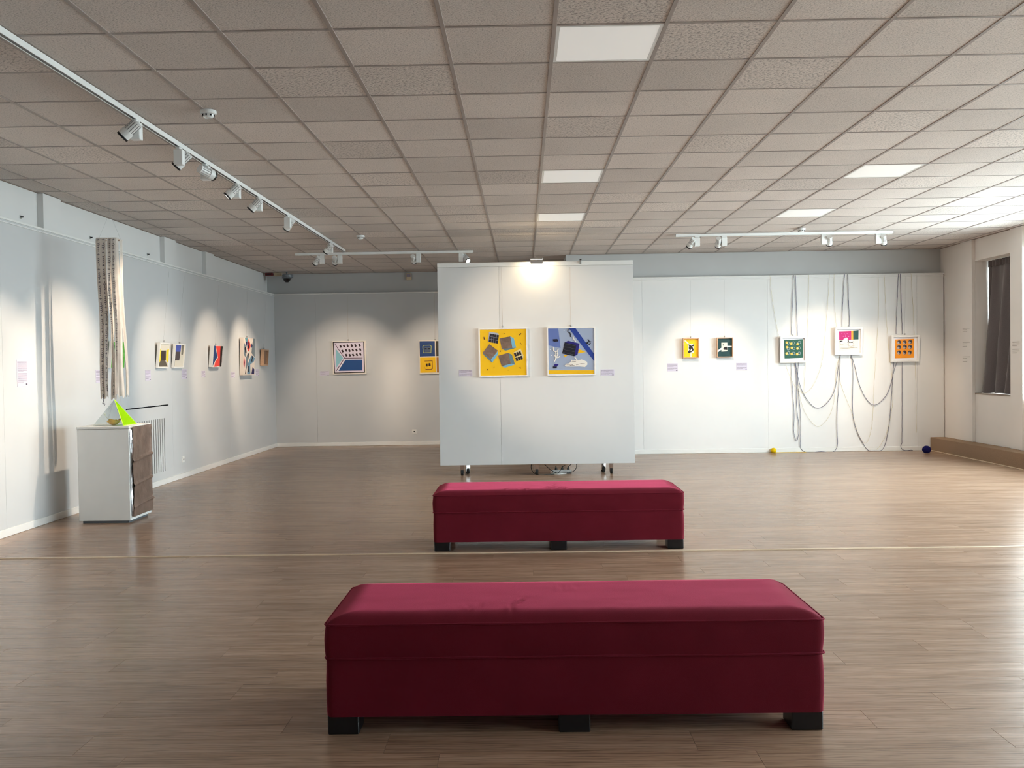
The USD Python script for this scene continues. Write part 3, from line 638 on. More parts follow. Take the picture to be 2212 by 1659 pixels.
a.poly('navy_shape', [[(1280,290),(1335,270),(1310,450)],[(1450,320),(1485,400),(1445,470)],[(1480,1030),(1530,1100),(1520,1242),(1438,1242)]], (30,22,84)); a.poly('red_drop', [(1372,190),(1425,400),(1362,572),(1320,490)], (226,60,56), .002); a.poly('pink_leaf', [(1215,700),(1275,880),(1230,1060),(1195,950)], (222,160,156)); a.poly('pink_leaf', [(1218,780),(1245,890),(1228,1040),(1210,900)], (130,40,56))
a.poly('blue_path', [(1450,690),(1545,760),(1520,860),(1402,960),(1402,1242),(1310,1242),(1330,960),(1390,800)], (104,142,166), .002); a.poly('black_wedge', [[(1272,1090),(1282,1242),(1248,1242)],[(1340,650),(1372,622),(1350,780)]], (36,26,28))
a.dots('dot', [(1370,330),(1355,435),(1262,490),(1275,565),(1468,745),(1455,830),(1342,1055),(1350,1140)], 16, (24,24,44), .003)
a.wire(.80, r=.0009, mat='wire_grey')
a = LA('framed_picture', 'smallest picture of the left wall, a deep pale wooden box near the corner', 16.18, 16.48, 1.56, 1.852, .062, 4, [(0,0),(100,0),(100,100),(0,100)], fw=.02, recess=.045, ground=(150,118,98), frame='wood_frame')
a.poly('dark_strip', [(5,5),(30,5),(30,92),(5,92)], (84,62,50)); a.wire(.9, r=.0009, mat='wire_grey', knob=True)

# ------------------------------------------------------------------ caption cards
def card(name, label, loc, rotz, w, h, lines=8, cat='caption card', ink='ink_grey', paper='card', logo=True):
    t = thing(name, label, cat, loc, rotz, group='caption cards' if cat == 'caption card' else 'grey wall texts' if cat == 'wall text' else None)
    if paper: obj('card', rbox(0, w, -.003, 0, 0, h, .0006), paper, t)
    txt = []; r = random.Random(label)
    for k in range(lines):
        if k == lines//2: continue
        z = h*(.93-.80*k/lines); x = w*.05; end = w*(.95 if k not in (lines//2-1, lines-1) else .6)
        while x < end:
            ww = min(r.uniform(.04,.13)*w, end-x); txt.append(bx(x, x+ww*.86, -.0036, -.0029 if paper else 0, z-h*.34/lines, z)); x += ww
    obj('printed_text', txt, ink, t, kind='stuff')
    if logo: obj('logo', bx(w*.82, w*.96, -.0036, -.0029 if paper else 0, h*.05, h*.11), 'ink', t)
G1 = 'caption cards on the walls'
card('caption_card', 'tall pale text sheet at the far left edge of the left wall', (XL, 8.385, 1.366), 90, .178, .253, 22, cat='text sheet')
card('caption_card', 'caption card peeking out left of the hanging cotton strips', (XL, 9.94, 1.371), 90, .16, .143)
card('caption_card', 'caption card left of the yellow walled doorway picture', (XL, 11.25, 1.373), 90, .165, .134)
card('caption_card', 'caption card right of the blue and dark rectangle picture', (XL, 12.46, 1.377), 90, .185, .136)
card('caption_card', 'caption card left of the red, navy and black picture', (XL, 13.23, 1.387), 90, .155, .096, 6)
card('caption_card', 'caption card left of the largest picture of the left wall', (XL, 14.58, 1.360), 90, .185, .092, 6)
card('caption_card', 'caption card left of the small wooden box picture by the corner', (XL, 15.92, 1.375), 90, .19, .123)
card('caption_card', 'faint caption card left of the blue trapezoid picture', (-3.886, YB, 1.356), 0, .176, .082, 6)
card('caption_card', 'caption card left of the yellow cube picture on the rolling panel', (-.875, PYF, 1.357), 0, .184, .088)
card('caption_card', 'caption card right of the blue cube picture on the rolling panel', (1.049, PYF, 1.341), 0, .186, .084)
card('caption_card', 'caption card left of the small yellow wood framed picture', (2.369, YR, 1.360), 0, .175, .131)
card('caption_card', 'caption card right of the small dark green picture', (3.500, YR, 1.358), 0, .183, .125)
plain('vinyl_grey', lin((196,188,182)), .7, .3)
for z, h in ((1.90, .07), (1.66, .10), (1.42, .12)):
    w_ = {1.90: 'top', 1.66: 'middle', 1.42: 'bottom'}[z]
    card('wall_text', f'{w_} of three pale grey text blocks on the pilaster left of the curtain', (XRP, 14.17, z), -90, .24, h, 4, cat='wall text', ink='vinyl_grey', paper=None, logo=False)
card('wall_text', 'pale grey text block on the pilaster right of the curtain', (XRP, 12.74, 1.52), -90, .20, .22, 7, cat='wall text', ink='vinyl_grey', paper=None, logo=False)

# ------------------------------------------------------------------ rolling panel
pn = thing('rolling_panel', 'wide white rolling exhibition panel on casters, carrying two pictures', 'exhibition panel', (0, PYF, 0))
PX0, PX1, PZ0, PZ1, PT = -1.147, 1.502, .146, 2.835, .30
obj('board', rbox(PX0, -.312, 0, .02, PZ0, PZ1, .001), 'panel_white', pn)
obj('board', rbox(-.310, PX1, 0, .02, PZ0, PZ1, .001), 'panel_white', pn)
obj('board', rbox(PX0, PX1, PT-.02, PT, PZ0, PZ1, .001), 'panel_white', pn)
obj('side_board', rbox(PX0, PX0+.02, .02, PT-.02, PZ0, PZ1, .001), 'panel_white', pn)
obj('side_board', rbox(PX1-.02, PX1, .02, PT-.02, PZ0, PZ1, .001), 'panel_white', pn)
obj('base_board', bx(PX0+.02, PX1-.02, .02, PT-.02, PZ0, PZ0+.02), 'panel_white', pn)
obj('top_rail', [rbox(PX0, PX1, .0, PT, PZ1+.002, PZ1+.062, .003)], 'trim_white', pn)
def caster(x, y, swivel):
    c, s = math.cos(swivel), math.sin(swivel)
    root = obj('caster', rbox(x-.03, x+.03, y-.03, y+.03, PZ0-.008, PZ0, .001), 'chrome', pn)
    fork = []
    for k in (-1, 1):
        m = bx(k*.022-.003, k*.022+.003, -.022, .022, .035, PZ0-.008); m.apply_transform(Rm(math.degrees(swivel), [0,0,1])); m.apply_translation([x, y, 0]); fork.append(m)
    cr_ = bx(-.025, .025, -.030, -.024, .075, PZ0-.010); cr_.apply_transform(Rm(math.degrees(swivel), [0,0,1])); cr_.apply_translation([x, y, 0]); fork.append(cr_)
    obj('fork', fork, 'chrome', root)
    obj('wheel', cyl((x-.016*c, y-.016*s, .045), (x+.016*c, y+.016*s, .045), .045, 24), 'rubber', root, smooth=40)
    obj('hub', cyl((x-.026*c, y-.026*s, .045), (x+.026*c, y+.026*s, .045), .012, 12), 'chrome', root)
for x, y, a_ in ((-.855, .05, .15), (-.790, .24, .35), (.165, .05, .1), (1.185, .05, -.2), (1.09, .24, .3), (.16, .24, .2)): caster(x, y, a_)
# flood lamp on the panel's top rail
fl = thing('flood_lamp', 'glaring halogen flood lamp on an arm above the rolling panel', 'flood lamp', (.20, PYF-.0, PZ1+.062))
obj('arm', [tube(spline([(0,.10,.0),(0,.06,.05),(0,-.03,.06),(0,-.10,.03)], 16), .006, 8), rbox(-.03,.03,.07,.13,.0,.006,.001)], 'steel', fl)
obj('housing', [rbox(-.085,.085,-.15,-.085,.016,.035,.004), bx(-.085,-.080,-.15,-.085,-.03,.014), bx(.080,.085,-.15,-.085,-.03,.014), bx(-.08,.08,-.152,-.147,-.045,.003)], 'steel', fl)
obj('lamp_tube', cyl((-.06,-.115,-.012), (.06,-.115,-.012), .006, 12), 'lamp_glow', fl, smooth=40)
FLX = UsdLux.SphereLight.Define(stage, '/World/flood_lamp_bulb')
FLX.CreateRadiusAttr(.012); FLX.CreateColorAttr(Gf.Vec3f(1.0,.78,.47)); FLX.CreateIntensityAttr(FLOOD_POWER/(math.pi*.012**2)/12)
FLX.AddTranslateOp().Set(Gf.Vec3d(.20, PYF-.115, PZ1+.045))
st = thing('clamp_stub', 'small dark grey clamp stub on the right of the panel top rail', 'clamp', (.795, PYF-.02, PZ1+.02))
obj('body', rbox(-.012,.012,-.012,.012,0,.05,.002), 'steel', st); obj('cap', rbox(-.012,.014,-.016,.012,.05,.066,.003), 'black_plastic', st)
# power strip and cables under the panel
psx, psy = .52, 12.46
ps = thing('power_strip', 'white power strip with three black plugs on the floor under the rolling panel', 'power strip', (psx, psy, 0))
obj('body', rbox(-.13, .13, -.025, .025, 0, .045, .006), 'cable_white', ps)
for k in range(3):
    pg = obj('plug', [cyl((-.085+.085*k, 0, .045), (-.085+.085*k, 0, .075), .020, 14, .014), cyl((-.085+.085*k,0,.075),(-.085+.085*k,0,.098),.009,10,.006)], 'black_plastic', ps, smooth=40)
def cable(label, pts, mat, r=.0045):
    c = obj('power_cable', tube(spline(pts, 70), r, 7), mat, label=label, cat='cable', smooth=True)
z0 = .006
cable('black cable hanging beside the middle caster and running over the floor', [(.10,12.40,.15),(.09,12.36,.09),(.11,12.30,.04),(.17,12.24,.007),(.30,12.22,.006),(.44,12.30,.006),(.54,12.37,.006)], 'cable_black')
cable('black cable arching from the panel down left of the power strip', [(.25,12.47,.15),(.29,12.45,.11),(.36,12.40,.05),(.42,12.36,.02),(.50,12.34,.007),(.58,12.33,.007),(.64,12.38,.006)], 'cable_black')
cable('black cable looping out right of the power strip', [(.62,12.47,.10),(.66,12.46,.13),(.70,12.45,.15),(.72,12.44,.10),(.70,12.42,.05),(.65,12.38,.02),(.58,12.36,.016)], 'cable_black')
cable('black cable crossing over the white cable by the power strip', [(.56,12.47,.10),(.54,12.43,.10),(.50,12.36,.06),(.47,12.31,.03),(.45,12.28,.012)], 'cable_black')
cable('white cable lying in a loose loop in front of the power strip', [(.40,12.44,.03),(.36,12.38,.03),(.37,12.31,.010),(.44,12.26,.007),(.52,12.29,.007),(.60,12.36,.010),(.64,12.42,.02)], 'cable_white', .006)

# ------------------------------------------------------------------ lighting tracks and spots
def track(label, p, q):
    p, q = np.array(p, float), np.array(q, float); L = np.linalg.norm(q-p); ang = math.degrees(math.atan2(q[1]-p[1], q[0]-p[0]))
    t = thing('lighting_track', label, 'lighting track', p, ang)
    h = .036
    obj('profile', [bx(0, L, -.018, .018, h-.008, h), bx(0, L, -.018, -.013, 0, h-.008), bx(0, L, .013, .018, 0, h-.008)], 'metal_white', t)
    obj('conductor_slot', bx(.01, L-.01, -.013, .013, .003, h-.0085), 'black_plastic', t)
    obj('end_cap', rbox(-.012, 0, -.018, .018, 0, h, .002), 'metal_white', t); obj('end_cap', rbox(L, L+.012, -.018, .018, 0, h, .002), 'metal_white', t)
ZT = ZC-.040
track('long white lighting track along the left side of the ceiling', (-2.72, 1.2, ZT), (-2.72, 13.85, ZT))
track('short white lighting track across the far left ceiling', (-3.55, 14.2, ZT), (-.77, 14.2, ZT))
track('white lighting track across the right side of the ceiling', (2.19, 12.80, ZT), (5.22, 12.80, ZT))
def spot(label, pos, target, side, power=1.0, cone=24, soft=.75, glow='lamp_glow_far', lit=True):
    """pos: where it clips on the track; side: unit offset of the head from the driver box."""
    pos = np.array(pos, float); side = np.array(side, float)
    t = thing('track_spotlight', label, 'spotlight', (pos[0], pos[1], ZT), group='white track spotlights')
    obj('adapter', rbox(-.035, .035, -.016, .016, -.018, .0, .002) if abs(side[1]) < .5 else rbox(-.016, .016, -.035, .035, -.018, .0, .002), 'metal_white', t)
    obj('driver_box', rbox(-.036, .036, -.029, .029, -.140, -.018, .004), 'metal_white', t)
    c = side*(.080 if abs(side[0]) > abs(side[1]) else .073) + np.array([0,0,-.085])
    d = np.array(target, float)-(np.array([pos[0], pos[1], ZT])+c); d /= np.linalg.norm(d)
    obj('pivot', cyl(side*.022+np.array([0,0,-.085]), c, .010, 12), 'fin_grey', t, smooth=40)
    b0, b1, f1 = c-d*.075, c+d*.018, c+d*.072
    hd = obj('lamp_head', [cyl(b0, b1, .036, 28), cyl(b1, f1, .042, 28)], 'metal_white', t, smooth=40)
    a = np.cross(d, [0,0,1]); a /= np.linalg.norm(a); u = np.cross(a, d)
    fins = []
    for k in range(12):
        an = 2*math.pi*k/12; n = math.cos(an)*a+math.sin(an)*u
        fins.append(cyl(b0+d*.012+n*.0345, b1-d*.004+n*.0345, .0036, 6))
    obj('heat_sink_fins', fins, 'fin_grey', hd)
    ringm = trimesh.creation.annulus(.035, .0435, .015, sections=28)
    Mx = np.eye(4); Mx[:3,0], Mx[:3,1], Mx[:3,2], Mx[:3,3] = a, u, d, f1
    ringm.apply_transform(Mx); obj('bezel', ringm, 'black_plastic', hd, smooth=40)
    obj('lens', cyl(f1, f1+d*.004, .035, 24), glow, hd, smooth=40)
    if lit:
        L = UsdLux.SphereLight.Define(stage, str(t.GetPath()) + '/bulb')
        L.CreateRadiusAttr(.013); L.CreateColorAttr(Gf.Vec3f(*SPOT_TINT)); L.CreateIntensityAttr(SPOT_POWER*power)
        sh = UsdLux.ShapingAPI.Apply(L.GetPrim()); sh.CreateShapingConeAngleAttr(float(cone)); sh.CreateShapingConeSoftnessAttr(float(soft))
        o = f1+d*.035; z = -d; x = a; yv = np.cross(z, x)
        L.AddTransformOp().Set(Gf.Matrix4d(*x, 0, *yv, 0, *z, 0, *o, 1))
XT = -2.72
spot('spotlight nearest the viewer on the long left track, aimed at the left wall', (XT, 6.40), (XL, 6.1, 1.3), (-.15,-1,0))
spot('second spotlight from the viewer on the long left track', (XT, 7.20), (XL, 7.2, 1.25), (0,1,0))
spot('spotlight on the long left track turned away to the right', (XT, 7.80), (.25, PYF, 1.75), (.45,-.9,0), 2.2, cone=15)
spot('fourth spotlight from the viewer on the long left track, just beyond the one turned right', (XT, 8.64), (XL, 8.05, 1.25), (-.15,-1,0), cone=21)
spot('spotlight on the long left track whose light throws the shadow of the cotton strips', (XT, 9.36), (XL, 9.25, 1.15), (-.15,-1,0), 1.15, cone=28)
spot('second farthest spotlight on the long left track', (XT, 10.52), (XL, 12.0, 1.25), (0,1,0))
spot('farthest spotlight on the long left track', (XT, 12.85), (XL, 13.75, 1.3), (-.15,-1,0))
spot('leftmost spotlight on the short far left track', (-3.14, 14.2), (XL, 15.4, 1.3), (-1,0,0))
spot('second spotlight from the left on the short far left track', (-2.86, 14.2), (-3.32, YB, 1.15), (-1,0,0))
spot('third spotlight from the left on the short far left track', (-1.62, 14.2), (-1.55, YB, 1.15), (-1,0,0))
spot('rightmost spotlight on the short far left track, its bright lens showing above the rolling panel', (-.95, 14.2), (.0, 12.9, 1.9), (1,0,0), .6, glow='lamp_glow')
spot('leftmost spotlight on the right hand track', (2.48, 12.80), (1.3, 14.87, 1.0), (-1,0,0), .25)
spot('second spotlight from the left on the right hand track', (2.86, 12.80), (3.02, YR, 1.25), (-1,0,0), .75)
spot('third spotlight from the left on the right hand track', (4.26, 12.80), (4.95, YR, 1.35), (1,0,0), .75)
spot('rightmost spotlight on the right hand track', (5.02, 12.80), (6.1, YR, .9), (1,0,0), .6)

# ------------------------------------------------------------------ ceiling and wall devices
def smoke(label, x, y):
    t = thing('smoke_detector', label, 'smoke detector', (x, y, ZC-.003), group='smoke detectors')
    obj('base', lathe([(0,0),(.056,0),(.056,-.020),(.050,-.026),(0,-.026)], 32), 'metal_white', t, smooth=30)
    obj('sensor_head', lathe([(0,-.044),(.022,-.044),(.026,-.050),(.030,-.044),(.036,-.044),(.040,-.027),(0,-.026)], 28), 'metal_white', t, smooth=30)
    obj('vent_slots', [bx(.0405*math.cos(k)-.004, .0405*math.cos(k)+.004, .0405*math.sin(k)-.004, .0405*math.sin(k)+.004, -.040, -.029) for k in np.arange(0, 6.28, .7854)], 'black_plastic', t)
smoke('round white smoke detector near the long lighting track, nearest the viewer', -2.18, 6.33)
smoke('round white smoke detector beyond the end of the long lighting track', -2.21, 12.42)
smoke('round white smoke detector above the right hand lighting track', 3.83, 12.42)
dc = thing('dome_camera', 'dark dome security camera under the ceiling in the far left corner', 'security camera', (-4.42, 16.95, ZC))
obj('stem', [cyl((0,0,0),(0,0,-.05),.012,12), cyl((0,0,0),(0,0,-.008),.03,16)], 'camera_grey', dc, smooth=40)
obj('housing', lathe([(0,-.045),(.05,-.05),(.085,-.085),(.09,-.125),(.07,-.13),(0,-.13)], 28), 'camera_grey', dc, smooth=40)
obj('dome', lathe([(0,-.20),(.03,-.195),(.058,-.172),(.07,-.132),(0,-.13)], 28), 'glass_black', dc, smooth=40)
obj('visor', lathe([(.075,-.12),(.10,-.10),(.102,-.06),(.09,-.055),(.075,-.12)], 14, (.02,-.01,0)), 'camera_grey', dc, smooth=40)
al = thing('alarm_sounder', 'flat dark red alarm box under the ceiling in the far left corner', 'alarm box', (-4.85, YBU-.3, ZC-.055))
obj('housing', rbox(0, .15, 0, .05, 0, .05, .006), 'plastic_red', al); obj('lens', rbox(.03,.12,-.006,0,.012,.038,.003), 'black_plastic', al)
jb = thing('junction_box', 'beige box with cable glands beside the red alarm box', 'junction box', (-4.68, YBU-.3, ZC-.066))
obj('housing', rbox(0, .14, 0, .06, 0, .062, .006), 'plastic_beige', jb); obj('gland', [cyl((.05,-.012,.03),(.05,0,.03),.016,14), cyl((.10,-.012,.03),(.10,0,.03),.016,14)], 'plastic_beige', jb)
pr = thing('motion_sensor', 'small grey motion sensor on the dark wall strip above the four square picture', 'motion sensor', (-2.165, YBU, 3.155))
obj('housing', rbox(-.052,.052,-.05,0,0,.135,.010), 'plastic_beige', pr); obj('window', rbox(-.038,.038,-.056,-.048,.062,.118,.004), 'ink_grey', pr)
def socket(label, loc, rotz):
    t = thing('wall_socket', label, 'wall socket', loc, rotz, group='wall sockets')
    obj('plate', rbox(-.042,.042,-.010,0,-.042,.042,.003), 'trim_white', t)
    obj('cup', lathe([(.0,-.004),(.020,-.004),(.021,.0)], 20), 'black_plastic', t).GetPrim() if False else obj('cup', cyl((0,-.0115,0),(0,-.009,0),.014,18), 'black_plastic', t)
    obj('rim', [tube([( .024*math.cos(k), -.011, .024*math.sin(k)) for k in np.linspace(0, 6.2832, 24)], .0022, 5)], 'trim_white', t)
socket('white wall socket low on the left wall, right of the slotted grille', (XL, 12.44, .258), 90)
socket('white wall socket low on the far back wall, left of the rolling panel', (-2.098, YB, .256), 0)
for y, lab in ((8.80, 'small metal bracket high on the left wall, nearest the viewer'), (10.22, 'small metal bracket high on the left wall, above the cotton strips'), (11.78, 'small metal bracket high on the left wall, farthest of the three')):
    t = thing('wall_bracket', lab, 'bracket', (XLU, y, 3.02), group='wall brackets')
    obj('plate', rbox(0,.006,-.014,.014,-.016,.016,.001), 'steel', t); obj('eye', cyl((.006,0,0),(.03,0,0),.007,10), 'black_plastic', t)

# ------------------------------------------------------------------ pedestal with acrylic pyramid, hanging strips
pd = thing('pedestal', 'white square plinth with a wrinkled copper brown sheet on its right side', 'pedestal', (-4.395, 8.80, 0))
PWX, PWY, PH = .515, .50, .955
obj('plinth_foot', bx(.03, PWX-.03, .02, PWY-.03, 0, .025), 'pedestal_foot', pd)
obj('body', rbox(0, PWX-.004, 0, PWY, .025, PH-.028, .003), 'pedestal_white', pd)
obj('lid', rbox(-.004, PWX, -.004, PWY+.004, PH-.025, PH, .003), 'pedestal_white', pd)
def foil(u, v):
    Y = .03+u*.45; Z = .055+v*.89
    edge = np.where(u < .5, -1, 1)*(np.abs(u-.5)*2)**4
    Y = Y + edge*(.010*np.sin(Z*14)+.014*(meshkit.fbm(np.stack([Z*9, u*0, u*0], -1), 2, 4)-.5))
    X = PWX-.002 + .006+.012*meshkit.fbm(np.stack([Y*7, Z*6, Y*0], -1), 3, 9) + .012*(np.abs(u-.5)*2)**5
    for zf in (.165, .385, .625): X = X + .014*np.exp(-((Z-zf-.04*(u-.5))/.010)**2)
    return np.stack([X, Y, Z], -1)
obj('copper_sheet', sheet(foil, 40, 90, .0016), 'foil_copper', pd, smooth=60)
def strip(u, v):
    Z = .07+v*.86; Y = .012+u*.030+.008*np.sin(Z*11+u*2)
    X = PWX-.003+.004+.020*u*meshkit.fbm(np.stack([Z*10, u*3, u*0], -1), 3, 12)
    return np.stack([X, Y, Z], -1)
obj('silver_edge', sheet(strip, 8, 80, .0012), 'foil_silver', pd, smooth=60)
obj('scrap', [rbox(.14+.11*k, .17+.11*k, .05, .075, PH-.001, PH+.0003, .0002) for k in range(3)], 'pedestal_foot', pd)
# pyramid
py = thing('acrylic_pyramid', 'clear acrylic pyramid with one neon green side, on the pedestal', 'pyramid', (-4.125, 9.03, PH+.0005))
b, hgt = .152, .255
ap = np.array([0,0,hgt]); C = [np.array(c, float) for c in ((-b,-b,0),(b,-b,0),(b,b,0),(-b,b,0))]
def face(p, q, r, th=.003):
    n = np.cross(q-p, r-p); n /= np.linalg.norm(n); c = (p+q+r)/3
    if n @ (c-np.array([0,0,.08])) < 0: n = -n
    return trimesh.convex.convex_hull(np.array([p, q, r, p-n*th, q-n*th, r-n*th]))
obj('front_sheet', face(C[0], C[1], ap), 'acrylic_clear', py); obj('left_sheet', face(C[3], C[0], ap), 'acrylic_clear', py); obj('rear_sheet', face(C[2], C[3], ap), 'acrylic_clear', py)
obj('green_sheet', face(C[1]+[.004,0,0], C[2]+[.004,0,0], ap+[.004,0,0]), 'acrylic_green', py, label='neon green sheet of the pyramid')
obj('green_edge', [cyl(C[1]+[.004,0,.002], ap+[.004,0,0], .003, 6), cyl(C[2]+[.004,0,.002], ap+[.004,0,0], .003, 6), cyl(C[1]+[.004,0,.003], C[2]+[.004,0,.003], .0035, 6)], 'acrylic_edge', py)
# fruit shell inside
fr = thing('dried_fruit_shell', 'crumpled orange yellow fruit shell inside the acrylic pyramid', 'fruit', (-4.112, 8.985, PH+.001))
def shell(u, v):
    th = u*2*np.pi; r = .058*np.sin(.12+v*1.30)*(1+.16*np.sin(5*th+.8)*v**2+.10*(meshkit.fbm(np.stack([np.cos(th)*2, np.sin(th)*2, v*2], -1), 2, 3)-.5))
    z = .060*(1-np.cos(v*1.30+.12))*(1+.22*np.sin(3*th)*v**2)
    return np.stack([r*np.cos(th), r*np.sin(th), z+.002], -1)
obj('peel', sheet(shell, 48, 16, .004), 'fruit', fr, smooth=60)
obj('pulp', trimesh.util.concatenate([trimesh.Trimesh(*[(lambda s: (s.vertices*[.020,.020,.022]*random.uniform(.7,1.1)+[.026*math.cos(k), .026*math.sin(k), .034], s.faces))(trimesh.creation.icosphere(2))][0], process=False) for k in np.arange(0, 6.2, 1.05)]), 'fruit', fr, smooth=True)
sk = thing('white_stick', 'thin white tipped stick leaning on the fruit shell in the pyramid', 'stick', (-4.20, 8.99, PH))
obj('rod', cyl((.05,0,.03),(-.002,0,.105),.003,8), 'metal_white', sk); obj('tip', trimesh.Trimesh(trimesh.creation.icosphere(2).vertices*.011+[-.004,0,.11], trimesh.creation.icosphere(2).faces), 'metal_white', sk, smooth=True)

# hanging strips of cotton with handwriting
hs = thing('hanging_strips', 'long cotton strips with handwriting hanging above the pedestal', 'fabric hanging', (-4.125, 9.03, 0))
ZTOP, ZBOT = 2.835, 1.24
obj('top_frame', [cyl((-.085,-.075,ZTOP-.016),(.08,-.075,ZTOP-.016),.005,10), cyl((-.085,.075,ZTOP-.016),(.08,.075,ZTOP-.016),.005,10), cyl((-.08,-.08,ZTOP-.016),(-.08,.08,ZTOP-.016),.005,10), cyl((.075,-.08,ZTOP-.016),(.075,.08,ZTOP-.016),.005,10)], 'wood_frame', hs)
obj('suspension_wire', [tube([(-.08,-.075,ZTOP-.015),(0,0,ZTOP+.25),(0,0,ZC-.001)], .0006, 4), tube([(.075,.075,ZTOP-.015),(0,0,ZTOP+.25)], .0006, 4)], 'wire_grey', hs)
def strip_mesh(xt, yt, xb, yb, w, zb, twist, seed, ang0=0.0, wb=None):
    rr = random.Random(seed); ph = rr.uniform(0, 6)
    wb = wb or w
    def f(u, v):                       # v 0 top .. 1 bottom
        s = (u-.5); ww = w+(wb-w)*v
        a = ang0+twist*v+.12*np.sin(v*7+ph)
        x = xt+(xb-xt)*v+.006*np.sin(v*9+ph); y = yt+(yb-yt)*v+.008*np.sin(v*6+ph*2)
        fold = .006*np.cos(s*7+ph)*(0.3+v)
        z = ZTOP-.004+(zb-ZTOP)*v + .012*np.sin(s*9+ph)*(v**6)
        top = np.clip(1-v/.02, 0, 1)
        x = (x-.02)*.86+.01
        return np.stack([x+ww*s*np.cos(a)-fold*np.sin(a), y+ww*s*np.sin(a)+fold*np.cos(a)+.018*top**2, z-.004*top], -1)
    return f
STR = [(-.086,-.088,-.066,-.075,.051,1.235,.15,11,-.05,.056), (-.026,-.090,-.016,-.085,.049,1.240,1.0,12,.05,.034), (.037,-.088,.056,-.085,.048,1.225,3.3,13,.05,.054),
       (.090,-.088,.100,-.083,.046,1.26,1.15,16,.10,.046), (.104,-.055,.140,-.055,.055,1.245,-.25,17,1.15,.065), (.098,.045,.142,.05,.055,1.25,.2,18,1.35,.055), (-.02,.082,-.030,.08,.05,1.33,1.9,19,.1,.04)]
for k, s in enumerate(STR):
    f = strip_mesh(*s)
    st_ = obj('fabric_strip', sheet(f, 10, 110, .0014), 'cotton', hs, smooth=60)
    if k in (0, 1, 2, 3):
        rr = random.Random(k); vv = .015; strokes = []
        lim = 1.0 if k < 3 else .75
        while vv < lim-.03:
            # a capital bar, then a few cursive letters, written down the strip
            def P3(u, v): return f(np.array([[u]]), np.array([[v]]))[0,0] + np.array([.0,-.0022,0])
            strokes.append([P3(.25,vv), P3(.50,vv+.002), P3(.75,vv)]); strokes.append([P3(.52,vv-.006), P3(.50,vv+.006)])
            vv += .020; n = rr.randint(4, 6); c = []
            for q in range(n):
                A = rr.choice((.13, .15, .16, .32)); lp = rr.uniform(.0015, .0035)
                for w_ in np.linspace(0, 2*np.pi, 9)[:-1]:
                    c.append(P3(.54+A*math.cos(w_)*(1 if math.cos(w_) < 0 else .8), vv+(q+w_/6.2832)*.0115+lp*math.sin(w_)))
            strokes.append(c); vv += n*.0115+.014
        obj('handwriting', [tube(c, .0021 if k < 2 else .0015, 4) for c in strokes if len(c) > 1], 'ink', st_)

# ------------------------------------------------------------------ yarn installation on the right back wall
YY = YR-.016
def yarn(name, label, strands, mat, r, wob=.003):
    t = thing(name, label, 'yarn', (0, YY, 0))
    for p in strands:
        q = spline([(x, 0, z) for x, z in p], 80); q[:,1] -= np.clip(.004*np.sin(np.arange(80)*.5), 0, 1)
        obj('strand', tube(q, r, 6), mat, t, smooth=True)
ZR = DTOP+.0
yarn('draped_yarn', 'dark grey blue yarn cords looping down from the rail between the three box framed pictures', [
    [(4.448,ZR),(4.425,2.45),(4.404,1.93)], [(4.477,ZR),(4.492,2.4),(4.503,1.915)], [(5.280,ZR),(5.25,2.5),(5.230,2.05)], [(5.327,ZR),(5.342,2.5),(5.354,2.045)], [(6.155,ZR),(6.13,2.4),(6.110,1.915)], [(6.182,ZR),(6.20,2.4),(6.211,1.92)],
    [(4.465,1.48),(4.526,1.152),(4.667,.843),(4.829,.721),(4.992,.819),(5.128,1.115),(5.208,1.60)],
    [(5.366,1.60),(5.473,1.235),(5.604,.887),(5.746,.760),(5.890,.845),(6.025,1.112),(6.136,1.475)],
    [(4.410,1.48),(4.418,1.0),(4.435,.519),(4.462,.20),(4.474,.178),(4.485,.20),(4.493,.614),(4.478,1.1),(4.462,1.48)],
    [(4.519,1.48),(4.528,.8),(4.538,.229),(4.560,.04),(4.60,.008),(4.89,.006),(5.09,.008),(5.125,.05),(5.145,.24),(5.186,1.277),(5.198,1.60)],
    [(5.370,1.60),(5.393,.794),(5.448,.37),(5.58,.10),(5.66,.010),(5.76,.007),(5.856,.009),(5.91,.08),(5.953,.229),(6.023,.785),(6.075,1.475)],
    [(6.208,1.48),(6.205,1.2),(6.202,.8),(6.199,.4),(6.196,.12)], [(6.196,.125),(6.20,.03),(6.24,.009),(6.30,.008),(6.37,.008)]], 'yarn_grey', .0042)
yarn('draped_yarn', 'thin pale yellow yarn threads hanging in wide loops behind the grey cords', [
    [(4.06,ZR),(4.10,2.5),(4.20,1.9)], [(4.70,ZR),(4.68,2.3),(4.62,1.3),(4.60,.98)], [(5.03,ZR),(4.99,2.3),(4.93,1.7),(4.83,1.25),(4.60,.97),(4.42,1.15),(4.31,1.47)],
    [(5.11,ZR),(5.12,2.3),(5.15,1.95)], [(5.20,1.58),(5.10,.9),(4.95,.50),(4.84,.42),(4.70,.52),(4.55,.85),(4.50,1.1)], [(5.20,1.58),(5.26,.95),(5.42,.52),(5.52,.22),(5.60,.13),(5.67,.25),(5.73,.7),(5.80,1.8),(5.82,ZR)],
    [(5.92,ZR),(5.95,2.3),(6.02,1.4),(6.06,.95),(6.0,.5),(5.86,.12),(5.78,.03)], [(6.36,ZR),(6.42,1.5),(6.43,.9),(6.43,.30)]], 'yarn_cream', .0019)
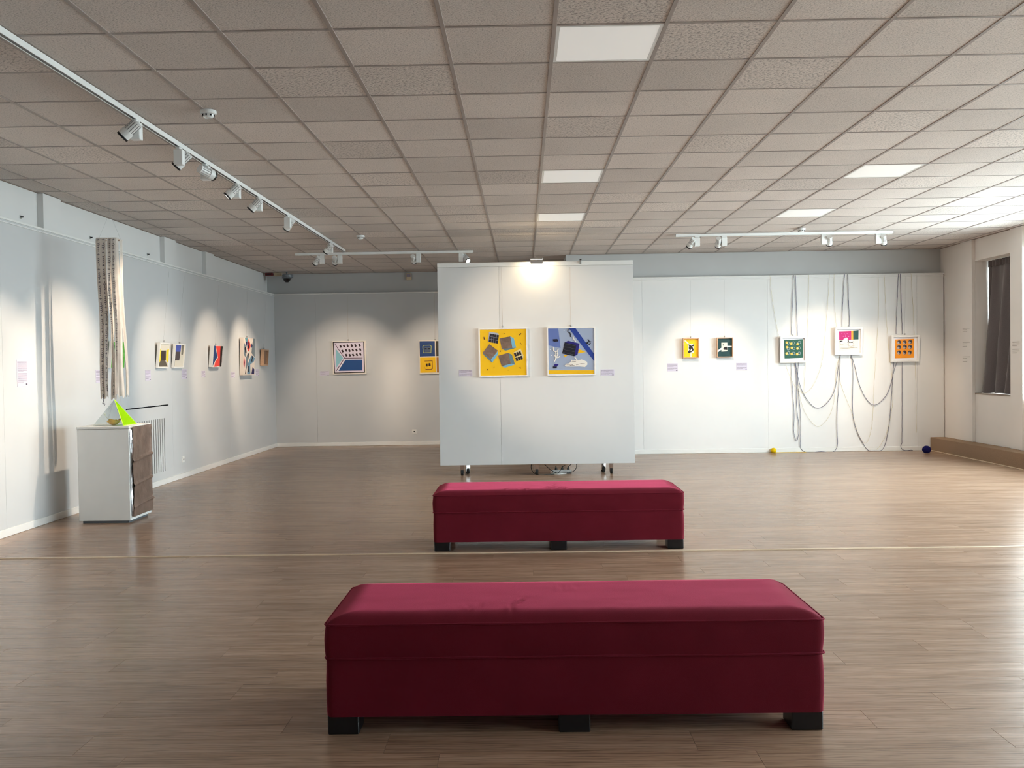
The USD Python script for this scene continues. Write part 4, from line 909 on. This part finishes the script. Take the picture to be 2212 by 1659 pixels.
def ball(name, label, c, r, mat):
    m = trimesh.creation.icosphere(4); v = m.vertices.copy()
    v *= (1+.06*(meshkit.fbm(v*2.2, 3, 8)-.5))[:,None]; v[:,2] = np.maximum(v[:,2]*.94, -.86)
    t = thing(name, label, 'ball of yarn', c)
    obj('core', trimesh.Trimesh(v*r*.95+[0,0,r*.86], m.faces), mat, t, smooth=True)
    wr_ = []
    for k in range(26):
        ax = rng.normal(size=3); ax /= np.linalg.norm(ax); p = np.cross(ax, rng.normal(size=3)); p /= np.linalg.norm(p); q = np.cross(ax, p)
        an = np.linspace(0, 2*np.pi, 36); o = ax*rng.uniform(-.45, .45); s = math.sqrt(1-np.dot(o, o))
        pts = (np.cos(an)[:,None]*p+np.sin(an)[:,None]*q)*s+o
        pts[:,2] = np.maximum(pts[:,2]*.94, -.84)
        wr_.append(tube(pts*r*.97+[0,0,r*.86], r*.035, 5))
    obj('windings', wr_, mat, t, smooth=True)
ball('yarn_ball', 'small yellow ball of yarn on the floor against the right back wall', (4.085, YR-.06, .0), .046, 'yarn_yellow')
ball('yarn_ball', 'dark blue ball of yarn on the floor beside the carpeted step', (6.42, 14.45, .0), .066, 'yarn_blue')
obj('yarn_tail', tube(spline([(4.11,YR-.06,.006),(4.25,YR-.05,.004),(4.45,YR-.04,.004),(4.62,YR-.045,.004)], 30), .003, 6), 'yarn_yellow', label='yellow yarn tail lying on the floor from the yellow ball', cat='yarn', smooth=True)

# ------------------------------------------------------------------ curtain in the far window
cu = thing('curtain', 'dark grey brown pleated curtain hanging in the far right window', 'curtain', (XRW, 13.84, 0))
def cur(u, v):          # u along the rail towards the viewer, v from top to bottom
    Y = -u*1.02; Z = 2.965-v*(1.984+.005*np.sin(u*30))
    amp = .012+.045*np.clip(v*1.6, 0, 1)
    X = .20-.13*v**1.5 + amp*np.sin(u*2*np.pi*3.6+.9*np.sin(v*2+u*5)) + .008*np.sin(u*33+v*3)
    Y = Y + .10*(v**1.3)*(1-u)*.6
    return np.stack([X, Y, Z], -1)
obj('cloth', sheet(cur, 150, 60, .003), 'curtain_cloth', cu, smooth=60)
def hdr(u, v):
    X = .195+.022*np.sin(u*2*np.pi*11); Y = -u*1.02; Z = 2.972-v*.09
    return np.stack([X-.010, Y, Z], -1)
obj('pleated_heading', sheet(hdr, 200, 6, .004), 'curtain_cloth', cu, smooth=60)
obj('curtain_rail', bx(.17, .215, -1.03, 0, 2.972, 2.984), 'metal_white', cu)
